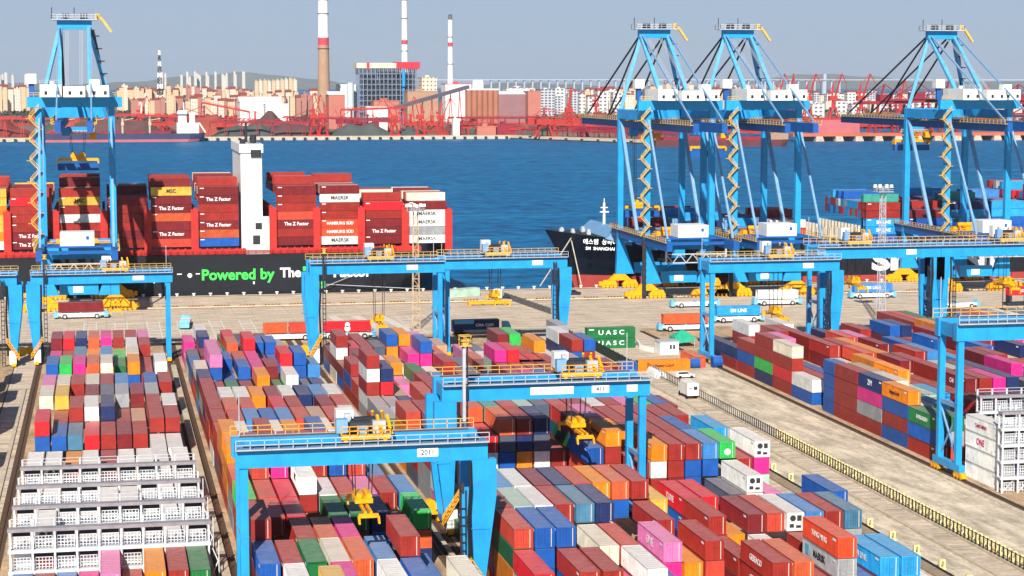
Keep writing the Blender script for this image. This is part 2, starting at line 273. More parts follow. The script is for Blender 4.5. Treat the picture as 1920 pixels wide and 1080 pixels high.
# token: tiers, then the colours from the top down; a logo for tier t from the top in LG[(block,row,bay)][t]
BLOCKS = {
'A': (-11.0, 2.72, 13.5, [(244.0, '1 1 1 1 2P 1 2o 2r 2g'),
  (258.9, '2w 3w 2w 2w 2w 2w 2w 2w 2w'), (272.7, '2w 2w 2w 2w 3w 3w 2w 2w 2w'), (286.5, '2w 2w 2w 2w 2w 2w 2w 2w 2w'), (300.4, '3w 3w 2d 3w 2r 3w 3w 2w 3w'), (314.3, '2w 2w 2o 2w 2r 2w 2w 2w 2w'), (328.0, '1b 1b 1k 1r 1r 1r 1r 2w 2w'),
  (342.2, '3Rb 2b 2z 2R 2r 2m 2r 3rw 3rw'), (356, '2r 2r 3rm 3w 3n 2r 2a 3r 3w'), (369.9, '3c 3Y 2m 3m 3k 3y 3m 3y 2r'), (383.7, '3P 3c 3r 3c 3r 3l 2r 3b 3r'), (397.6, '2 2 2 2 2 1 1 2 2'),
  (411.4, '3b 3G 3p 3d 3c 1g 3ob 2r 3w'), (425.3, '2m 2 3z 2c 3l 2g 3c 2r 2w'), (439.1, '2p 2r 2p 2 2 2G 3w 3r 1'), (453.0, '3m 3R 3n 3d 3p 3r 3r 3P 0')]),
'B': (18.5, 2.8, 12.35, [(209.5, '2 2 4Y 3y 2 2 2 2 1'), (222, '2b 3w 3P 3p 2r 3w 3b 1s 3c'), (234.5, '3b 3r 3g 3c 3dr 3l 4rO 2b 0'), (247, '4rr 2s 3r 3d 3p 1 1 1 0'), (260, '3r 3s 3R 2w 3g 3g 3n 2k 3G'), (273, '3G 3s 3R 4wr 3w 3s 3P 3rr 3l'),
  (285.5, '3d 4s 4pb 4r 4r 4b 4s 3l 0'), (298, '4oo 4r 4m 4r 4r 4s 3b 3r 0'), (311, '4oo 3s 4r 3w 3r 4b 3m 3b 0'), (324, '3s 3w 3d 3w 3o 3r 3w 3r 3o'), (337, '3r 3s 3l 3b 3l 3s 3a 3s 3w'), (350, '3r 3d 3s 2b 3R 3r 1n 3m 3s'), (362.5, '3rnr 3wo 3ww 3o 3m 3w 3n 3l 3w'),
  (375, '3r 2w 2b 2 2 2 1 2 2'), (387.5, '3ng 2 2 2 3or 2 3w 2 2n'), (400, '3cr 4Pb 2b 3bO 3pr 3m 4RRr 4bbb 3l'), (412.5, '2k 4P 3b 3s 3p 2 2 3b 2'), (425, '2b 2 2r 2 4R 2m 2b 2 2'), (437.5, '2k 2 2 3d 2r 3b 3bb 2 1'), (450, '1 3n 2r 3R 2 1 1 2 0'), (462.5, '2p 3w 1 2 2n 1 2 0 0')]),
'C': (49.5, 2.72, 12.3, [(223, '3R 1b 3r 3r 2p 3w 2b 1r 1o 1r'), (235.5, '4sgoo 4bbbb 4bbb 2w 3cr 3srr 2n 3Pp 2oo 3rsr'), (248.3, '4rr 4h 4w 4rw 4zw 4npw 2w 2w 3rr 2r'), (261.2, '3r 4lb 4w 4m 4n 4s 4o 4dbw 4rr 3Y'), (273.8, '1 1 2k 3c 2n 3w 2r 1 1 1'), (286.4, '2y 1 1 1 1 2b 2r 1 4b 5oroo'),
  (299, '3ry 3 4bb 4Rwk 5dkbk 5rnor 5nkwk 3rr 5rgrb 5Pp'), (311.6, '3r 4l 4b 5d 5t 5s 5h 5k 5s 5rr'), (324.2, '4s 4r 4s 4t 4b 5b 4w 5m 4p 4k'), (336.8, '2 3r 3w 4r 4b 4r 4s 3 3 3'), (349.4, '2 2 2 3sR 2P 3r 3 3 3w 3'), (362, '2 2 2nr 3s 3r 3m 3 3b 3 3'), (374.6, '5rwrwy 4nRrr 2 2 3rm 3 2 3 2r 2'), (387.2, '2sr 2 2 2P 3g 2n 2 2 2 2'),
  (399.8, '3rbr 2 3w 3oor 2 2m 2 3r 2r 2k'), (412.4, '2m 3m 2r 2 2h 3p 4bp 3dr 2 2k'), (425, '4rwm 3R 3r 3k 4b 4o 2w 3P 3ab 1'), (437.6, '2 2 3r 2b 2h 2w 2 3P 2 0')]),
'D': (78.5, 2.72, 12.3, [(223, '3rr 3d 2r 4Oyrr 2b 3L 3L 0 1w'), (236.5, '2r 2o 2w 2b 2r 2r 2l 1 0'), (249, '3rr 2o 3m 3s 3w 3l 3rr 3z 0'), (261, '3Rb 3R 2s 2 1 1 1P 1 3b'), (274, '1 1 1 1 2 3ww 2P 1 0'), (287, '3r 4owr 4rr 4rbbb 4lbbb 4Gbbb 3rsr 4wph 0'),
  (299.5, '4oP 4r 4rr 4r 4b 3 4L 1 0'), (312, '4rr 4r 4s 4r 4r 4r 2 0 0'), (325, '4r 4w 4r 4P 4G 4b 2 0 0'), (337, '4r 4m 4p 4r 4r 4s 3r 3 0'), (349.5, '3r 3s 3r 3 3b 3 3 2 2'), (362, '3 3s 3r 3 3 3r 3 3 2'), (374.5, '3r 3p 3 3m 3 3 3r 3 2'), (387, '3m 3 3r 3 2 3 3 2 3'),
  (396, '4ph 4Rg 3R 3R 3r 2r 3 2 2'), (408.5, '2m 2 3R 3r 4ob 2r 2 4rb 4br'), (421, '2 2 4m 4G 2 2b 2w 4wn 2'), (433.5, '2 2k 2 2 1 2 2 2n 4y')]),
'E': (139.7, 2.72, 12.1, [(292, '4wwww 3w 2w 2w 2w 2w 2w 2w 2w 2w'), (316, '3gbr 3g 2r 2w 2m 2g 3h 2k 2n 2k'), (328.2, '4obrb 3wc 3L 2r 2 3r 3m 3n 3k 3m'), (340.4, '4npyr 4c 3b 3h 3L 3r 4m 4r 4pm 4n'), (352.6, '4rrrr 4a 3w 4oo 3r 3r 4r 4h 4m 4n'), (364.8, '4bbbb 2 2b 4o 3h 4m 4r 3b 3 3'),
  (377, '2wb 2r 2b 3 4sr 4o 3w 3h 4r 4l'), (389.2, '4crRr 2 2 4rr 4r 4o 3r 4m 3 4b'), (401.4, '4rrGn 4P 2 4r 2 3 4sbb 4Prb 3w 3r'), (413.6, '3rbr 3r 4r 4r 3 3 3n 3 3 4r'), (425.8, '2nr 4w 2 2 4wm 3 2b 2k 3n 3b'), (438, '2nn 2 1 2r 1 2b 0 0 0 0')]),
'F': (173.0, 2.72, 12.2, [(345, '3k 3n 3r 3w 3 3 3 3 3'), (357.2, '4pm 3n 3k 3n 3 3 3 3 3'), (369.4, '4mr 4r 3w 3 3 3 3r 3 3'), (381.6, '3L 3r 4b 3 3 4 3w 3o 3'), (393.8, '4bn 3r 4m 3h 4r 3o 4r 3w 3'), (406, '3m 3r 4r 3r 3 4o 4a 3w 3r'), (418.2, '4bm 4n 3b 3k 4oh 3o 3r 3a 3o'), (430.4, '3n 3b 2b 3n 3l 2r 3a 3w 3'), (442.6, '0 0 2r 2s 0 1 3r 3s 3g'), (454.8, '0 0 0 0 0 0 3r 3s 3g')]),
'G': (203.0, 2.72, 12.2, [(400, '3 3 3 3w 3 3 3 3 3'), (430, '3w 3o 3a 3r 3 3 3 3 3'), (455, '3y 3b 3r 3r 3 3 3 3 3')])}
LG = {('B', 1, 222): {}, ('C', 0, 235.5): {1: 'UASC', 2: 'HL'}, ('C', 7, 235.5): {0: 'ONE'}, ('D', 0, 261): {0: 'KL'}, ('D', 0, 223): {0: 'GES', 1: 'GES'}, ('D', 2, 249): {}, ('D', 3, 223): {0: 'YML', 1: 'MSK'}, ('D', 5, 223): {0: 'SML'},
 ('C', 9, 286.4): {0: 'HL', 2: 'HL'}, ('D', 0, 299.5): {0: 'HL'}, ('C', 8, 299): {1: 'EVG'}, ('C', 1, 374.6): {1: 'KL'}, ('C', 4, 387.2): {0: 'UASC'}, ('C', 5, 412.4): {0: 'ONE'}, ('C', 6, 412.4): {0: 'COS'}, ('D', 0, 396): {0: 'ONE'}, ('D', 4, 408.5): {0: 'HL'}, ('D', 7, 421): {0: 'SITC', 1: 'ZIM'},
 ('D', 1, 396): {1: 'EVG'}, ('D', 7, 287): {1: 'ONE'}, ('E', 0, 292): {0: 'YMr', 1: 'ONEm'}, ('E', 0, 316): {0: 'EVG'}, ('E', 0, 328.2): {0: 'HL'}, ('E', 0, 340.4): {0: 'ZIM', 1: 'ONE', 3: 'TEX'}, ('E', 3, 352.6): {0: 'HL'}, ('E', 0, 377): {0: 'SITC'}, ('E', 0, 401.4): {2: 'DJS'}, ('E', 0, 413.6): {0: 'GES', 1: 'GES'},
 ('E', 8, 340.4): {0: 'ONE'}, ('E', 6, 340.4): {0: 'CAI'}, ('F', 0, 357.2): {0: 'ONE'}, ('F', 4, 418.2): {0: 'HL'}, ('F', 0, 369.4): {0: 'CAI'}, ('B', 2, 285.5): {0: 'ONE'}, ('B', 3, 273): {0: 'MSC'}, ('B', 5, 285.5): {}, ('F', 0, 393.8): {1: 'ZIM'}}
BLOCKS['Z'] = (-27.2, 2.72, 12.3, [(250 + 12.6 * i, t) for i, t in enumerate(['4 4', '3 4', '4 3', '4 5', '5 4', '3 3', '4 5', '4 4', '3 3', '4 5', '5 5', '4 4', '3 4', '4 3', '2 4'])])
HIDE_MIX = 'rrrrmmssdbbnlwckyRogpPa'
for blk, (x0, p, L, bays) in BLOCKS.items():
    grid = {}
    for bi, (y, row) in enumerate(bays):
        for ri, tok in enumerate(row.split()):
            n = int(tok[0]); cols = tok[1:]
            cols += ''.join(rnd.choice(HIDE_MIX) for _ in range(n - len(cols)))
            grid[(bi, ri)] = (n, cols, y)
    for (bi, ri), (n, cols, y) in grid.items():
        for t in range(n):                                    # t = 0 is the bottom tier
            fr = grid.get((bi - 1, ri), (0, '', 0))[0] if bi and y - bays[bi - 1][0] < L + 3 else 0
            lf = grid.get((bi, ri - 1), (0, '', 0))[0]
            ry, rx = y, x0 + ri * p
            d = math.hypot(rx, ry); sc_ = 1000 / d
            s = 0
            if t >= fr: s += CW * CT * sc_ ** 2
            if t >= lf and rx > 10: s += L * CT * sc_ ** 2 * max(0, math.sin(math.atan2(rx, ry))) * .9
            if t == n - 1 and fr <= n: s += L * CW * sc_ ** 2 * (CAM_H - t * CT) / d * (1 if fr <= n else .3)
            vis = math.atan2(rx, ry)
            if abs(vis - YAW) > 0.262: s *= 0.02              # outside the frame
            if blk == 'A' and 255 < y < 300 and t < 2: s *= 0.3
            if blk in 'BC' and 300 < y < 330: s *= 0.6
            if blk == 'F' and y < 380: s *= 0.5
            add_cont(x=rx + rnd.uniform(-.05, .05), y=y + rnd.uniform(-.12, .12), z=t * CT, col=cols[n - 1 - t], L=(L if not (blk == 'E' and y == 364.8 and ri == 0) else 6.0), zone=blk, row=ri, nrow=9, bay=bi, tier=t, n=n, score=s,
                     logo=LG.get((blk, ri, y), {}).get(n - 1 - t), front=t >= fr, cap=t == n - 1, reefer=(blk == 'A' and 250 < y < 320) or (cols[n - 1 - t] == 'w' and rnd.random() < .4 and t >= fr), dist=d)
# --- deck cargo: containers lying along x on the two ships (rows counted from the quay side)
S1Z, S1Y = 14.7, 612.0
S1 = [(-40.5, 7, 'YYoYYow', ''), (-27.4, 6, 'Rrrrmm', '....ZZ'), (-13.2, 7, 'rYrwrmr', '.M'), (0.9, 6, 'mrrrmr', ''), (13.9, 7, 'Ymmdmms', 'M.Z..Z'), (28.0, 7, 'mmrrmdb', '.Z..Z'), (51.6, 7, 'mrrsmrm', '....Z'), (65.0, 7, 'mwrrOOw', '.K..HHK'), (78.6, 5, 'Rrmmm', '...Z'), (92.1, 5, 'mwwyw', '.KK.K')]
LK = {'Z': 'The Z Factor', 'K': 'MAERSK', 'H': 'HAMBURG S\u00dcD', 'M': 'MSC', 'S': 'SM LINE', 'G': 'GESEACO'}
LOGO.update({'Z': ('The Z Factor', WTXT, 1.45), 'K': ('MAERSK', BTXT, 1.6), 'H': ('HAMBURG S\u00dcD', WTXT, 1.25), 'M': ('MSC', BTXT, 1.6), 'S': ('SM LINE', WTXT, 1.5)})
def ship_bay(zone, bi, x, y0, z0, rows, n, cols, lg, hidden, prevn):
    for r in range(rows):
        nn = n if r == 0 else max(2, n + (1 if (bi * 7 + r * 5) % 11 < 3 else 0) - (1 if (bi + r) % 9 == 4 else 0))
        cc = cols if r == 0 else ''.join(hidden[(bi * 5 + r * 3 + k * 7) % len(hidden)] for k in range(nn))
        for t in range(nn):
            col = cc[nn - 1 - t] if r or nn == n else 'r'
            d = math.hypot(x, y0); k = 1000 / d; s = 0
            if r == 0: s += 12.1 * CT * k * k * 1.6
            elif t >= n: s += 12.1 * CT * k * k * .6
            if t == nn - 1: s += 12.1 * CW * k * k * (CAM_H - z0 - nn * CT) / d * (1 if nn >= n else .3)
            if nn > prevn and t >= prevn and x > 0: s += CW * CT * k * k * .3
            if abs(math.atan2(x + 6, y0) - YAW) > 0.262: s *= .02
            add_cont(x=x, y=y0 + 1.22 + r * 2.54, z=z0 + t * CT, col=col, L=12.1, zone=zone, row=r, bay=bi, tier=t, n=nn, score=s, logo=(lg[n - 1 - t] if r == 0 and n - 1 - t < len(lg) and lg[n - 1 - t] != '.' else None), front=False, cap=t == nn - 1, reefer=False, dist=d, alongx=True, group='containers on the two moored ships')
pn = 0
for bi, (x, n, cols, lg) in enumerate(S1):
    ship_bay('S1', bi, x, S1Y, S1Z, 16, n, cols, lg, 'rrmrmmrmrsrYmrmrcm' if bi < 7 else 'crmcrrmcwrmscrr', pn); pn = n
pn = 0
for bi, (x, n, cols, lg) in enumerate([(168, 2, 'kn', ''), (182, 3, 'nlk', ''), (196, 2, 'rm', ''), (210, 3, 'wRn', ''), (242.8, 5, 'rrLLb', '..SS'), (257.5, 4, 'mbnb', ''), (272, 5, 'nLLbn', ''), (286.5, 5, 'LLbbn', ''), (301, 6, 'rrwLLb', '')]):
    ship_bay('S2', bi, x, 613.2, 12.4, 15, n, cols, lg, 'LlbLRrLtLyRlbLrr', pn); pn = n
# containers set down or carried on the apron
def loose(x, y, z, col, L=12.1, alongx=True, logo=None, label=''):
    c = add_cont(x=x, y=y, z=z, col=col, L=L, zone='X', row=0, bay=0, tier=0, n=1, score=1e6, logo=logo, front=False, cap=True, reefer=False, dist=500, alongx=alongx, group='containers set down or carried on the apron'); c['fixed'] = label
loose(114.2, 469.3, 0, 'g', logo='UASC', label='dark green white-lettered container on the ground under its twin'); loose(114.2, 469.3, CT, 'g', logo='UASC', label='dark green white-lettered container resting atop its twin by dark fence')
loose(116.4, 430.0, 0, 'o', logo='HL', label='orange container lying across the road end, white dome before it')
loose(131.9, 432.0, 0, 'd', alongx=False, label='rust orange container end-on beside the orange one across the road')
# --- which containers become things of their own: the 300 that show largest; the rest is one mass
CONT.sort(key=lambda c: -c['score'])
OWN = CONT[:300]; REST = [c for c in CONT[300:] if c['score'] > 0]
for i, c in enumerate(OWN): c['own'] = True
ORD = 'first second third fourth fifth sixth seventh eighth ninth tenth eleventh twelfth thirteenth fourteenth fifteenth sixteenth seventeenth eighteenth nineteenth twentieth'.split() + ['twenty-first', 'twenty-second']
ZONE = {'A': 'white-rack block', 'B': 'yellow-trolley crane block', 'C': 'middle crane block', 'D': 'block along the fence', 'E': 'block across the road', 'F': 'second block past the road', 'G': 'third block past the road', 'S1': 'black ship', 'S2': 'bow-on ship', 'X': 'apron', 'Z': 'block outside the frame'}
NTH = 'top second third fourth fifth sixth seventh eighth'.split()
def tier_words(c):
    k = c['n'] - 1 - c['tier']
    return 'topmost' if k == 0 else NTH[k] + ' down'
POS = {(c['zone'], c['bay'], c['row'], c['tier']): c for c in CONT}
TOP = {}
for c in CONT:
    k = (c['zone'], c['bay'], c['row'])
    if k not in TOP or TOP[k]['tier'] < c['tier']: TOP[k] = c
def cw(c): return PAL[c['col']][1]
def label_options(c):
    z = ZONE[c['zone']]; col = cw(c); zz, b, r, t = c['zone'], c['bay'], c['row'], c['tier']
    up, dn, fr = POS.get((zz, b, r, t + 1)), POS.get((zz, b, r, t - 1)), TOP.get((zz, b - 1, r)); lf, rt = TOP.get((zz, b, r - 1)), TOP.get((zz, b, r + 1))
    at = 'topping its stack' if c['cap'] else 'under %s one' % cw(up)
    ship = zz in ('S1', 'S2')
    if dn: yield '%s container %s over %s one, %s' % (col, at, cw(dn), z)
    if not ship and lf and rt: yield '%s container %s between %s and %s stacks, %s' % (col, at, cw(lf), cw(rt), z)
    if not ship and fr and rt: yield '%s container %s, %s before, %s beside, %s' % (col, at, cw(fr), cw(rt), z)
    yield '%s container %s, %s stack across, %s bay, %s' % (col, tier_words(c), ORD[r], ORD[b], z)
allopt = {}
for c in CONT:
    c['opts'] = [o for o in label_options(c)]
    for o in set(c['opts']): allopt[o] = allopt.get(o, 0) + 1
for c in OWN:
    c['label'] = c.get('fixed') or next((o for o in c['opts'] if allopt[o] == 1 and len(o.split()) <= 16), c['opts'][-1])
STAR = MB(); STAR.box(-.65, -.65, -.01, .65, .65, .012); star_me = STAR.mesh('emblem', LTXT)
HMM = {('A', 0, 7, 0), ('A', 5, 7, 0), ('B', 6, 15, 0), ('B', 6, 15, 1), ('B', 4, 17, 0), ('D', 5, 5, 0)}
DOT = MB(); DOT.cyl((0, 0, -.01), (0, 0, .012), .5, n=16); dot_me = DOT.mesh('emblem', WTXT)
for c in OWN:
    alongx = c.get('alongx', False)
    o = place('shipping_container', container_mesh(c['col'], c['L']), None, (c['x'], c['y'], c['z']), -math.pi / 2 if alongx else 0)
    tag(o, c['label'], 'container', c.get('group', 'containers stacked in the port'))
    if c['front'] and c['dist'] < 480 and not alongx:
        dm = door_meshes(c['col'], reefer=c['reefer'])
        d = place('refrigeration_unit' if c['reefer'] else 'door', dm[0], o); place('fan_grille' if c['reefer'] else 'locking_bar', dm[1], d)
    if c.get('logo'):
        s, m, size = LOGO[c['logo']]; wd = .95
        if c['logo'] == 'UASC': wd = 1.3
        if alongx: put_text(s, m, o, (CW / 2 + .02, c['L'] / 2, 1.3), size, 'side', width=wd).rotation_euler = Matrix(((0, 0, 1), (1, 0, 0), (0, 1, 0))).to_euler()
        else: put_text(s, m, o, (-CW / 2 - .02, c['L'] * .52, 1.3), size, 'side', width=wd)
        if c['logo'] == 'MSK' and not alongx: e = place('emblem', star_me, o, (-CW / 2 - .02, c['L'] * .86, 1.35)); e.rotation_euler = R_SIDE.to_euler()
    if not alongx and c['front'] and (c['zone'], c['row'], c['bay'], c['n'] - 1 - c['tier']) in HMM: e = place('emblem', dot_me, o, (0, -.02, 1.0)); e.rotation_euler = R_FRONT.to_euler()
ipl = MB(); ipl.box(-CW / 2 - .02, .7, 1.9, -CW / 2 - .005, 1.7, 2.2); ipm = ipl.mesh('identity_lettering', WTXT)
ipl = MB(); ipl.box(CW / 2 + .005, .5, 1.95, CW / 2 + .02, 1.7, 2.2); ipx = ipl.mesh('identity_lettering', WTXT)
for i, o in enumerate([o for o in COL.objects if o.name.startswith('shipping_container')]):
    if rnd.random() < .6: place('identity_lettering', ipx if abs(o.rotation_euler.z) > 1 else ipm, o)
rest = MB(); keys = list(PAL); used = keys
for c in REST:
    rest.m = keys.index(c['col']); x = CW / 2
    if c.get('alongx'): rest.box(c['x'], c['y'] - x, c['z'], c['x'] + c['L'], c['y'] + x, c['z'] + 2.5)
    else: rest.box(c['x'] - x, c['y'], c['z'], c['x'] + x, c['y'] + c['L'], c['z'] + 2.5)
tag(rest.build('container_mass', [PAINT[k] for k in keys]), 'remaining stacked shipping containers of many colours filling the port', 'containers', kind='stuff')
pass
# ------------------------------------------------------------------ yard gantry cranes (stacking cranes)
def plate(parent, loc, w_, h_, text=None, size=1.0):
    b = MB(); b.box(-w_ / 2, -.02, -h_ / 2, w_ / 2, .02, h_ / 2); o = b.build('number_plate', WHITE, parent, loc)
    if text:
        put_text(text, BTXT, o, (0, -.04, 0), size, 'front', bold=.01)
    return o
def yard_crane(name, x, y, g, side, tx, spread_z, label, text=None, zk=1.0, mast=24.6):
    """g: half gauge; side: +1 wide legs at +x; tx: trolley x; legs as two pairs along the rails"""
    root = empty(name, (x, y, 0), 0, label, 'gantry crane', 'gantry cranes over the container blocks'); root.scale = (1, 1, zk); spread_z /= zk
    Z0, Z1, YL = 18.6, 21.0, 3.6
    for yy in (-YL, YL):
        b = MB(); b.box(-g - 1.0, yy - .75, Z0, g + 1.0, yy + .75, Z1)
        for i in range(9): xx = -g + 1 + i * (2 * g - 2) / 8; b.box(xx - .04, yy - .79, Z0 + .1, xx + .04, yy + .79, Z1 - .05)
        gd = b.build('girder', BLUE, root)
        wk = MB(); so = -1 if yy < 0 else 1; ya, yb = sorted((yy + so * .76, yy + so * 1.75)); wk.box(-g - 1, ya, Z1 - .12, g + 1, yb, Z1)
        wo = wk.build('walkway', GREY, gd)
        r = MB(); ye = yy + so * 1.7; r.rail([(-g - 1, ye, Z1), (g + 1, ye, Z1)], 1.15, 1.7, .09); r.build('railing', YRAIL if yy > 0 else GREY, gd)
        rl = MB(); rl.box(-g, yy - .08, Z1 + .003, g, yy + .08, Z1 + .16); rl.build('trolley_rail', RAILST, gd)
    for sx in (-1, 1):
        e = MB(); e.box(sx * (g + .2) - .5, -YL + .77, Z0 + .3, sx * (g + .2) + .5, YL - .77, Z1 - .3); e.build('end_tie', BLUE, root)
    for s in (-1, 1):
        X = s * g; wide = s == side
        for yy in (-YL, YL):
            b = MB()
            if wide:
                a, c = X - 1.0, X + s * 1.9; lo = sorted((X - .55, X + .55)); hi = sorted((X - s * 1.1, X + s * 2.1))
                b.hexa([(lo[0], yy - .5, 1.9), (lo[1], yy - .5, 1.9), (lo[1], yy + .5, 1.9), (lo[0], yy + .5, 1.9)], [(hi[0], yy - .7, 14), (hi[1], yy - .7, 14), (hi[1], yy + .7, 14), (hi[0], yy + .7, 14)])
                b.box(hi[0], yy - .7, 14, hi[1], yy + .7, Z0 - .01); b.box(hi[0] - .05, yy - .76, 9.9, hi[1] - .9, yy + .76, 10.0)
            else:
                b.box(X - .5, yy - .5, 1.9, X + .5, yy + .5, Z0 - .01); b.box(X - .56, yy - .56, 10.0, X + .56, yy + .56, 10.12)
            b.build('leg', BLUE, root)
        b = MB(); b.box(X - .5, -5.4, .95, X + .5, 5.4, 1.9); b.build('sill_beam', BLUE, root)
        for yy in (-4.6, 4.6):
            b = MB(); b.prism([(X - .45, yy - 1.9, .3), (X - .45, yy + 1.9, .3), (X - .45, yy + 1.3, .94), (X - .45, yy - 1.3, .94)], (.9, 0, 0))
            for w_ in (-1.2, 0, 1.2): b.cyl((X - .5, yy + w_, .32), (X + .5, yy + w_, .32), .31, n=10)
            b.build('bogie', YEL, root)
        b = MB()
        b.bar((X, -YL, 2.2), (X, YL, 9.0), .28); b.bar((X, YL, 9.0), (X, -YL, 16.5), .28) if wide else b.bar((X, YL, 2.2), (X, -YL, 9.0), .22)
        b.box(X - .3, -YL + .5, 9.4, X + .3, YL - .5, 10.0)
        b.build('brace', BLUE2, root)
    # cable mast and lift on the wide side
    mx = side * (g - 2.2); b = MB()
    for dx in (-.32, .32):
        for dy in (-.3, .3): b.box(mx + dx - .06, -YL - 1.6 + dy - .06, .2, mx + dx + .06, -YL - 1.6 + dy + .06, mast)
    for k in range(int((mast - 2) / 1.06)): b.box(mx - .38, -YL - 2.0, 1 + k * 1.06, mx + .38, -YL - 1.2, 1.1 + k * 1.06)
    ms = b.build('lift_mast', DGREY, root)
    b = MB(); b.box(mx - .4, -YL - 2.08, 16, mx + .02, -YL - 1.2, mast - .3); b.build('cable_duct', GREY if mast > 25 else DGREY, ms)
    q = 1 if mast > 25 else .62
    if mast > 20: b = MB(); b.box(mx - .9 * q, -YL - 1.6 - .8 * q, mast + .01, mx + .9 * q, -YL - 1.6 + .8 * q, mast + .15); b.rail([(mx - .85 * q, -YL - 1.6 - .75 * q, mast + .15), (mx + .85 * q, -YL - 1.6 - .75 * q, mast + .15), (mx + .85 * q, -YL - 1.6 + .75 * q, mast + .15), (mx - .85 * q, -YL - 1.6 + .75 * q, mast + .15), (mx - .85 * q, -YL - 1.6 - .75 * q, mast + .15)], 1.3 * q, .9, .1); b.box(mx - .4 * q, -YL - 2, mast + .16, mx + .4 * q, -YL - 1.2, mast + .9); b.build('mast_platform', YRAIL, ms)
    b = MB(); bx = side * (g - .2); b.box(bx - .75, -YL - 2.2, .6, bx + .75, -YL - .8, 3.6); b.build('electrical_cabinet', WHITE, root)
    b = MB(); hx = side * (g - 1.3)
    pts = [(hx, -YL - 1.2, Z0), (hx, -YL - 1.6, 15), (hx - .2, -YL - 1.4, 11), (hx, -YL - 1.3, 6), (hx, -YL - 1.0, 2.5)]
    for p, q in zip(pts, pts[1:]): b.cyl(p, q, .22, n=8)
    b.build('cable_loop', BLACK, root)
    b = MB(); px = side * (g - 1.4)
    b.rail([(px, -YL - 2.6, 5.6), (px + side * 2.6, -YL - 2.6, 1.6)], 1.1, .8, .11); b.rail([(px, -YL - 1.9, 5.6), (px + side * 2.6, -YL - 1.9, 1.6)], 1.1, .8, .11); b.bar((px, -YL - 2.25, 5.6), (px + side * 2.6, -YL - 2.25, 1.6), .7, .12)
    b.build('stair', YEL, root)
    b = MB(); b.cyl((side * (g + 1.6), 3.2, 2.3), (side * (g + 1.6), 4.0, 2.3), 1.1, n=14); b.box(side * (g + 1.0) - .5, 3.0, 1.2, side * (g + 1.0) + .5, 4.2, 1.6); b.build('cable_reel', YEL, root)
    # trolley with hoist, ropes, spreader
    t = MB(); t.box(tx - 3.0, -YL - .3, Z1 + .55, tx + 3.0, -YL + .3, Z1 + 1.1); t.box(tx - 3.0, YL - .3, Z1 + .55, tx + 3.0, YL + .3, Z1 + 1.1)
    for dx in (-2.8, 2.2): t.box(tx + dx, -YL + .3, Z1 + .6, tx + dx + .6, YL - .3, Z1 + 1.0)
    for dx in (-2.4, 2.4):
        for yy in (-YL, YL): t.cyl((tx + dx, yy - .2, Z1 + .4), (tx + dx, yy + .2, Z1 + .4), .25, n=8)
    for dx in (2.0, 3.2): t.bar((tx + dx, -YL, Z1 + 1), (tx + dx - .4, -YL + 1.5, Z1 + 3.2), .3); t.bar((tx + dx, YL, Z1 + 1), (tx + dx - .4, YL - 1.5, Z1 + 3.0), .3)
    t.rail([(tx - 3, -YL - .5, Z1 + 1.1), (tx + 3, -YL - .5, Z1 + 1.1)], 1.1, 1.0, .1)
    tr = t.build('trolley', YEL, root)
    b = MB(); b.cyl((tx - 1.6, -1.2, Z1 + 1.9), (tx + 2.2, -1.2, Z1 + 1.9), .62, n=12); b.cyl((tx - 1.6, 1.4, Z1 + 1.9), (tx + 2.2, 1.4, Z1 + 1.9), .62, n=12); b.build('hoist_drum', DGREY, tr)
    b = MB(); b.box(tx - 3.0, 1.0, Z1 + 1.12, tx - .9, 3.2, Z1 + 3.4); b.build('switch_house', WHITE, tr)
    b = MB(); b.box(tx - 3.4, -2.4, Z1 + 1.12, tx - 2.0, -.9, Z1 + 2.8); b.build('hoist_motor', BLUE2, tr); b = MB(); b.box(tx - .9, -3.2, Z1 + 1.0, tx + .4, -2.2, Z1 + 2.0); b.build('hoist_motor', BLUE2, tr); b = MB(); b.box(tx + 1.0, -3.0, Z1 + 1.1, tx + 2.6, -1.9, Z1 + 2.6); b.build('control_box', GREY, tr); b = MB(); b.box(tx - 2.2, -.6, Z1 + 2.2, tx - 1.4, .4, Z1 + 3.2); b.build('control_box', GREY, tr)
    sz = spread_z
    b = MB()
    for dx in (-1.0, 1.0):
        for dy in (-1.6, -1.2, 1.2, 1.6): b.bar((tx + dx, dy, sz + 1.9), (tx + dx * 1.2, dy * 1.3, Z1 + 1.0), .07)
    b.build('hoist_rope', DGREY, tr)
    b = MB(); b.box(tx - 1.1, -1.8, sz + .9, tx + 1.1, 1.8, sz + 1.5); b.box(tx - .9, -1.3, sz + 1.5, tx - .2, 1.3, sz + 2.1); b.box(tx + .2, -1.3, sz + 1.5, tx + .9, 1.3, sz + 2.1)
    b.cyl((tx - .6, -1.9, sz + 1.8), (tx - .6, 1.9, sz + 1.8), .38, n=10); b.cyl((tx + .6, -1.9, sz + 1.8), (tx + .6, 1.9, sz + 1.8), .38, n=10)
    for yy in (-.5, .5): b.box(tx - .45, yy * 11.6 - .2, sz, tx + .45, yy * 11.6 + .2, sz + .45)
    b.box(tx - .5, -5.8, sz + .35, tx - .2, 5.8, sz + .75); b.box(tx + .2, -5.8, sz + .35, tx + .5, 5.8, sz + .75)
    for yy in (-5.9, 5.9):
        b.box(tx - 1.2, yy - .18, sz, tx + 1.2, yy + .18, sz + .5)
        for dx in (-1.2, 1.2): b.prism([(tx + dx - .14, yy - .3, sz + .2), (tx + dx + .14, yy - .3, sz + .2), (tx + dx + .22, yy - .3, sz - .75), (tx + dx - .02, yy - .3, sz - .75)], (0, .6, 0))
    b.build('spreader', YEL, tr)
    plate(root, (g * .55, -YL - .82, 19.75), 2.6, 1.05, text, .85)
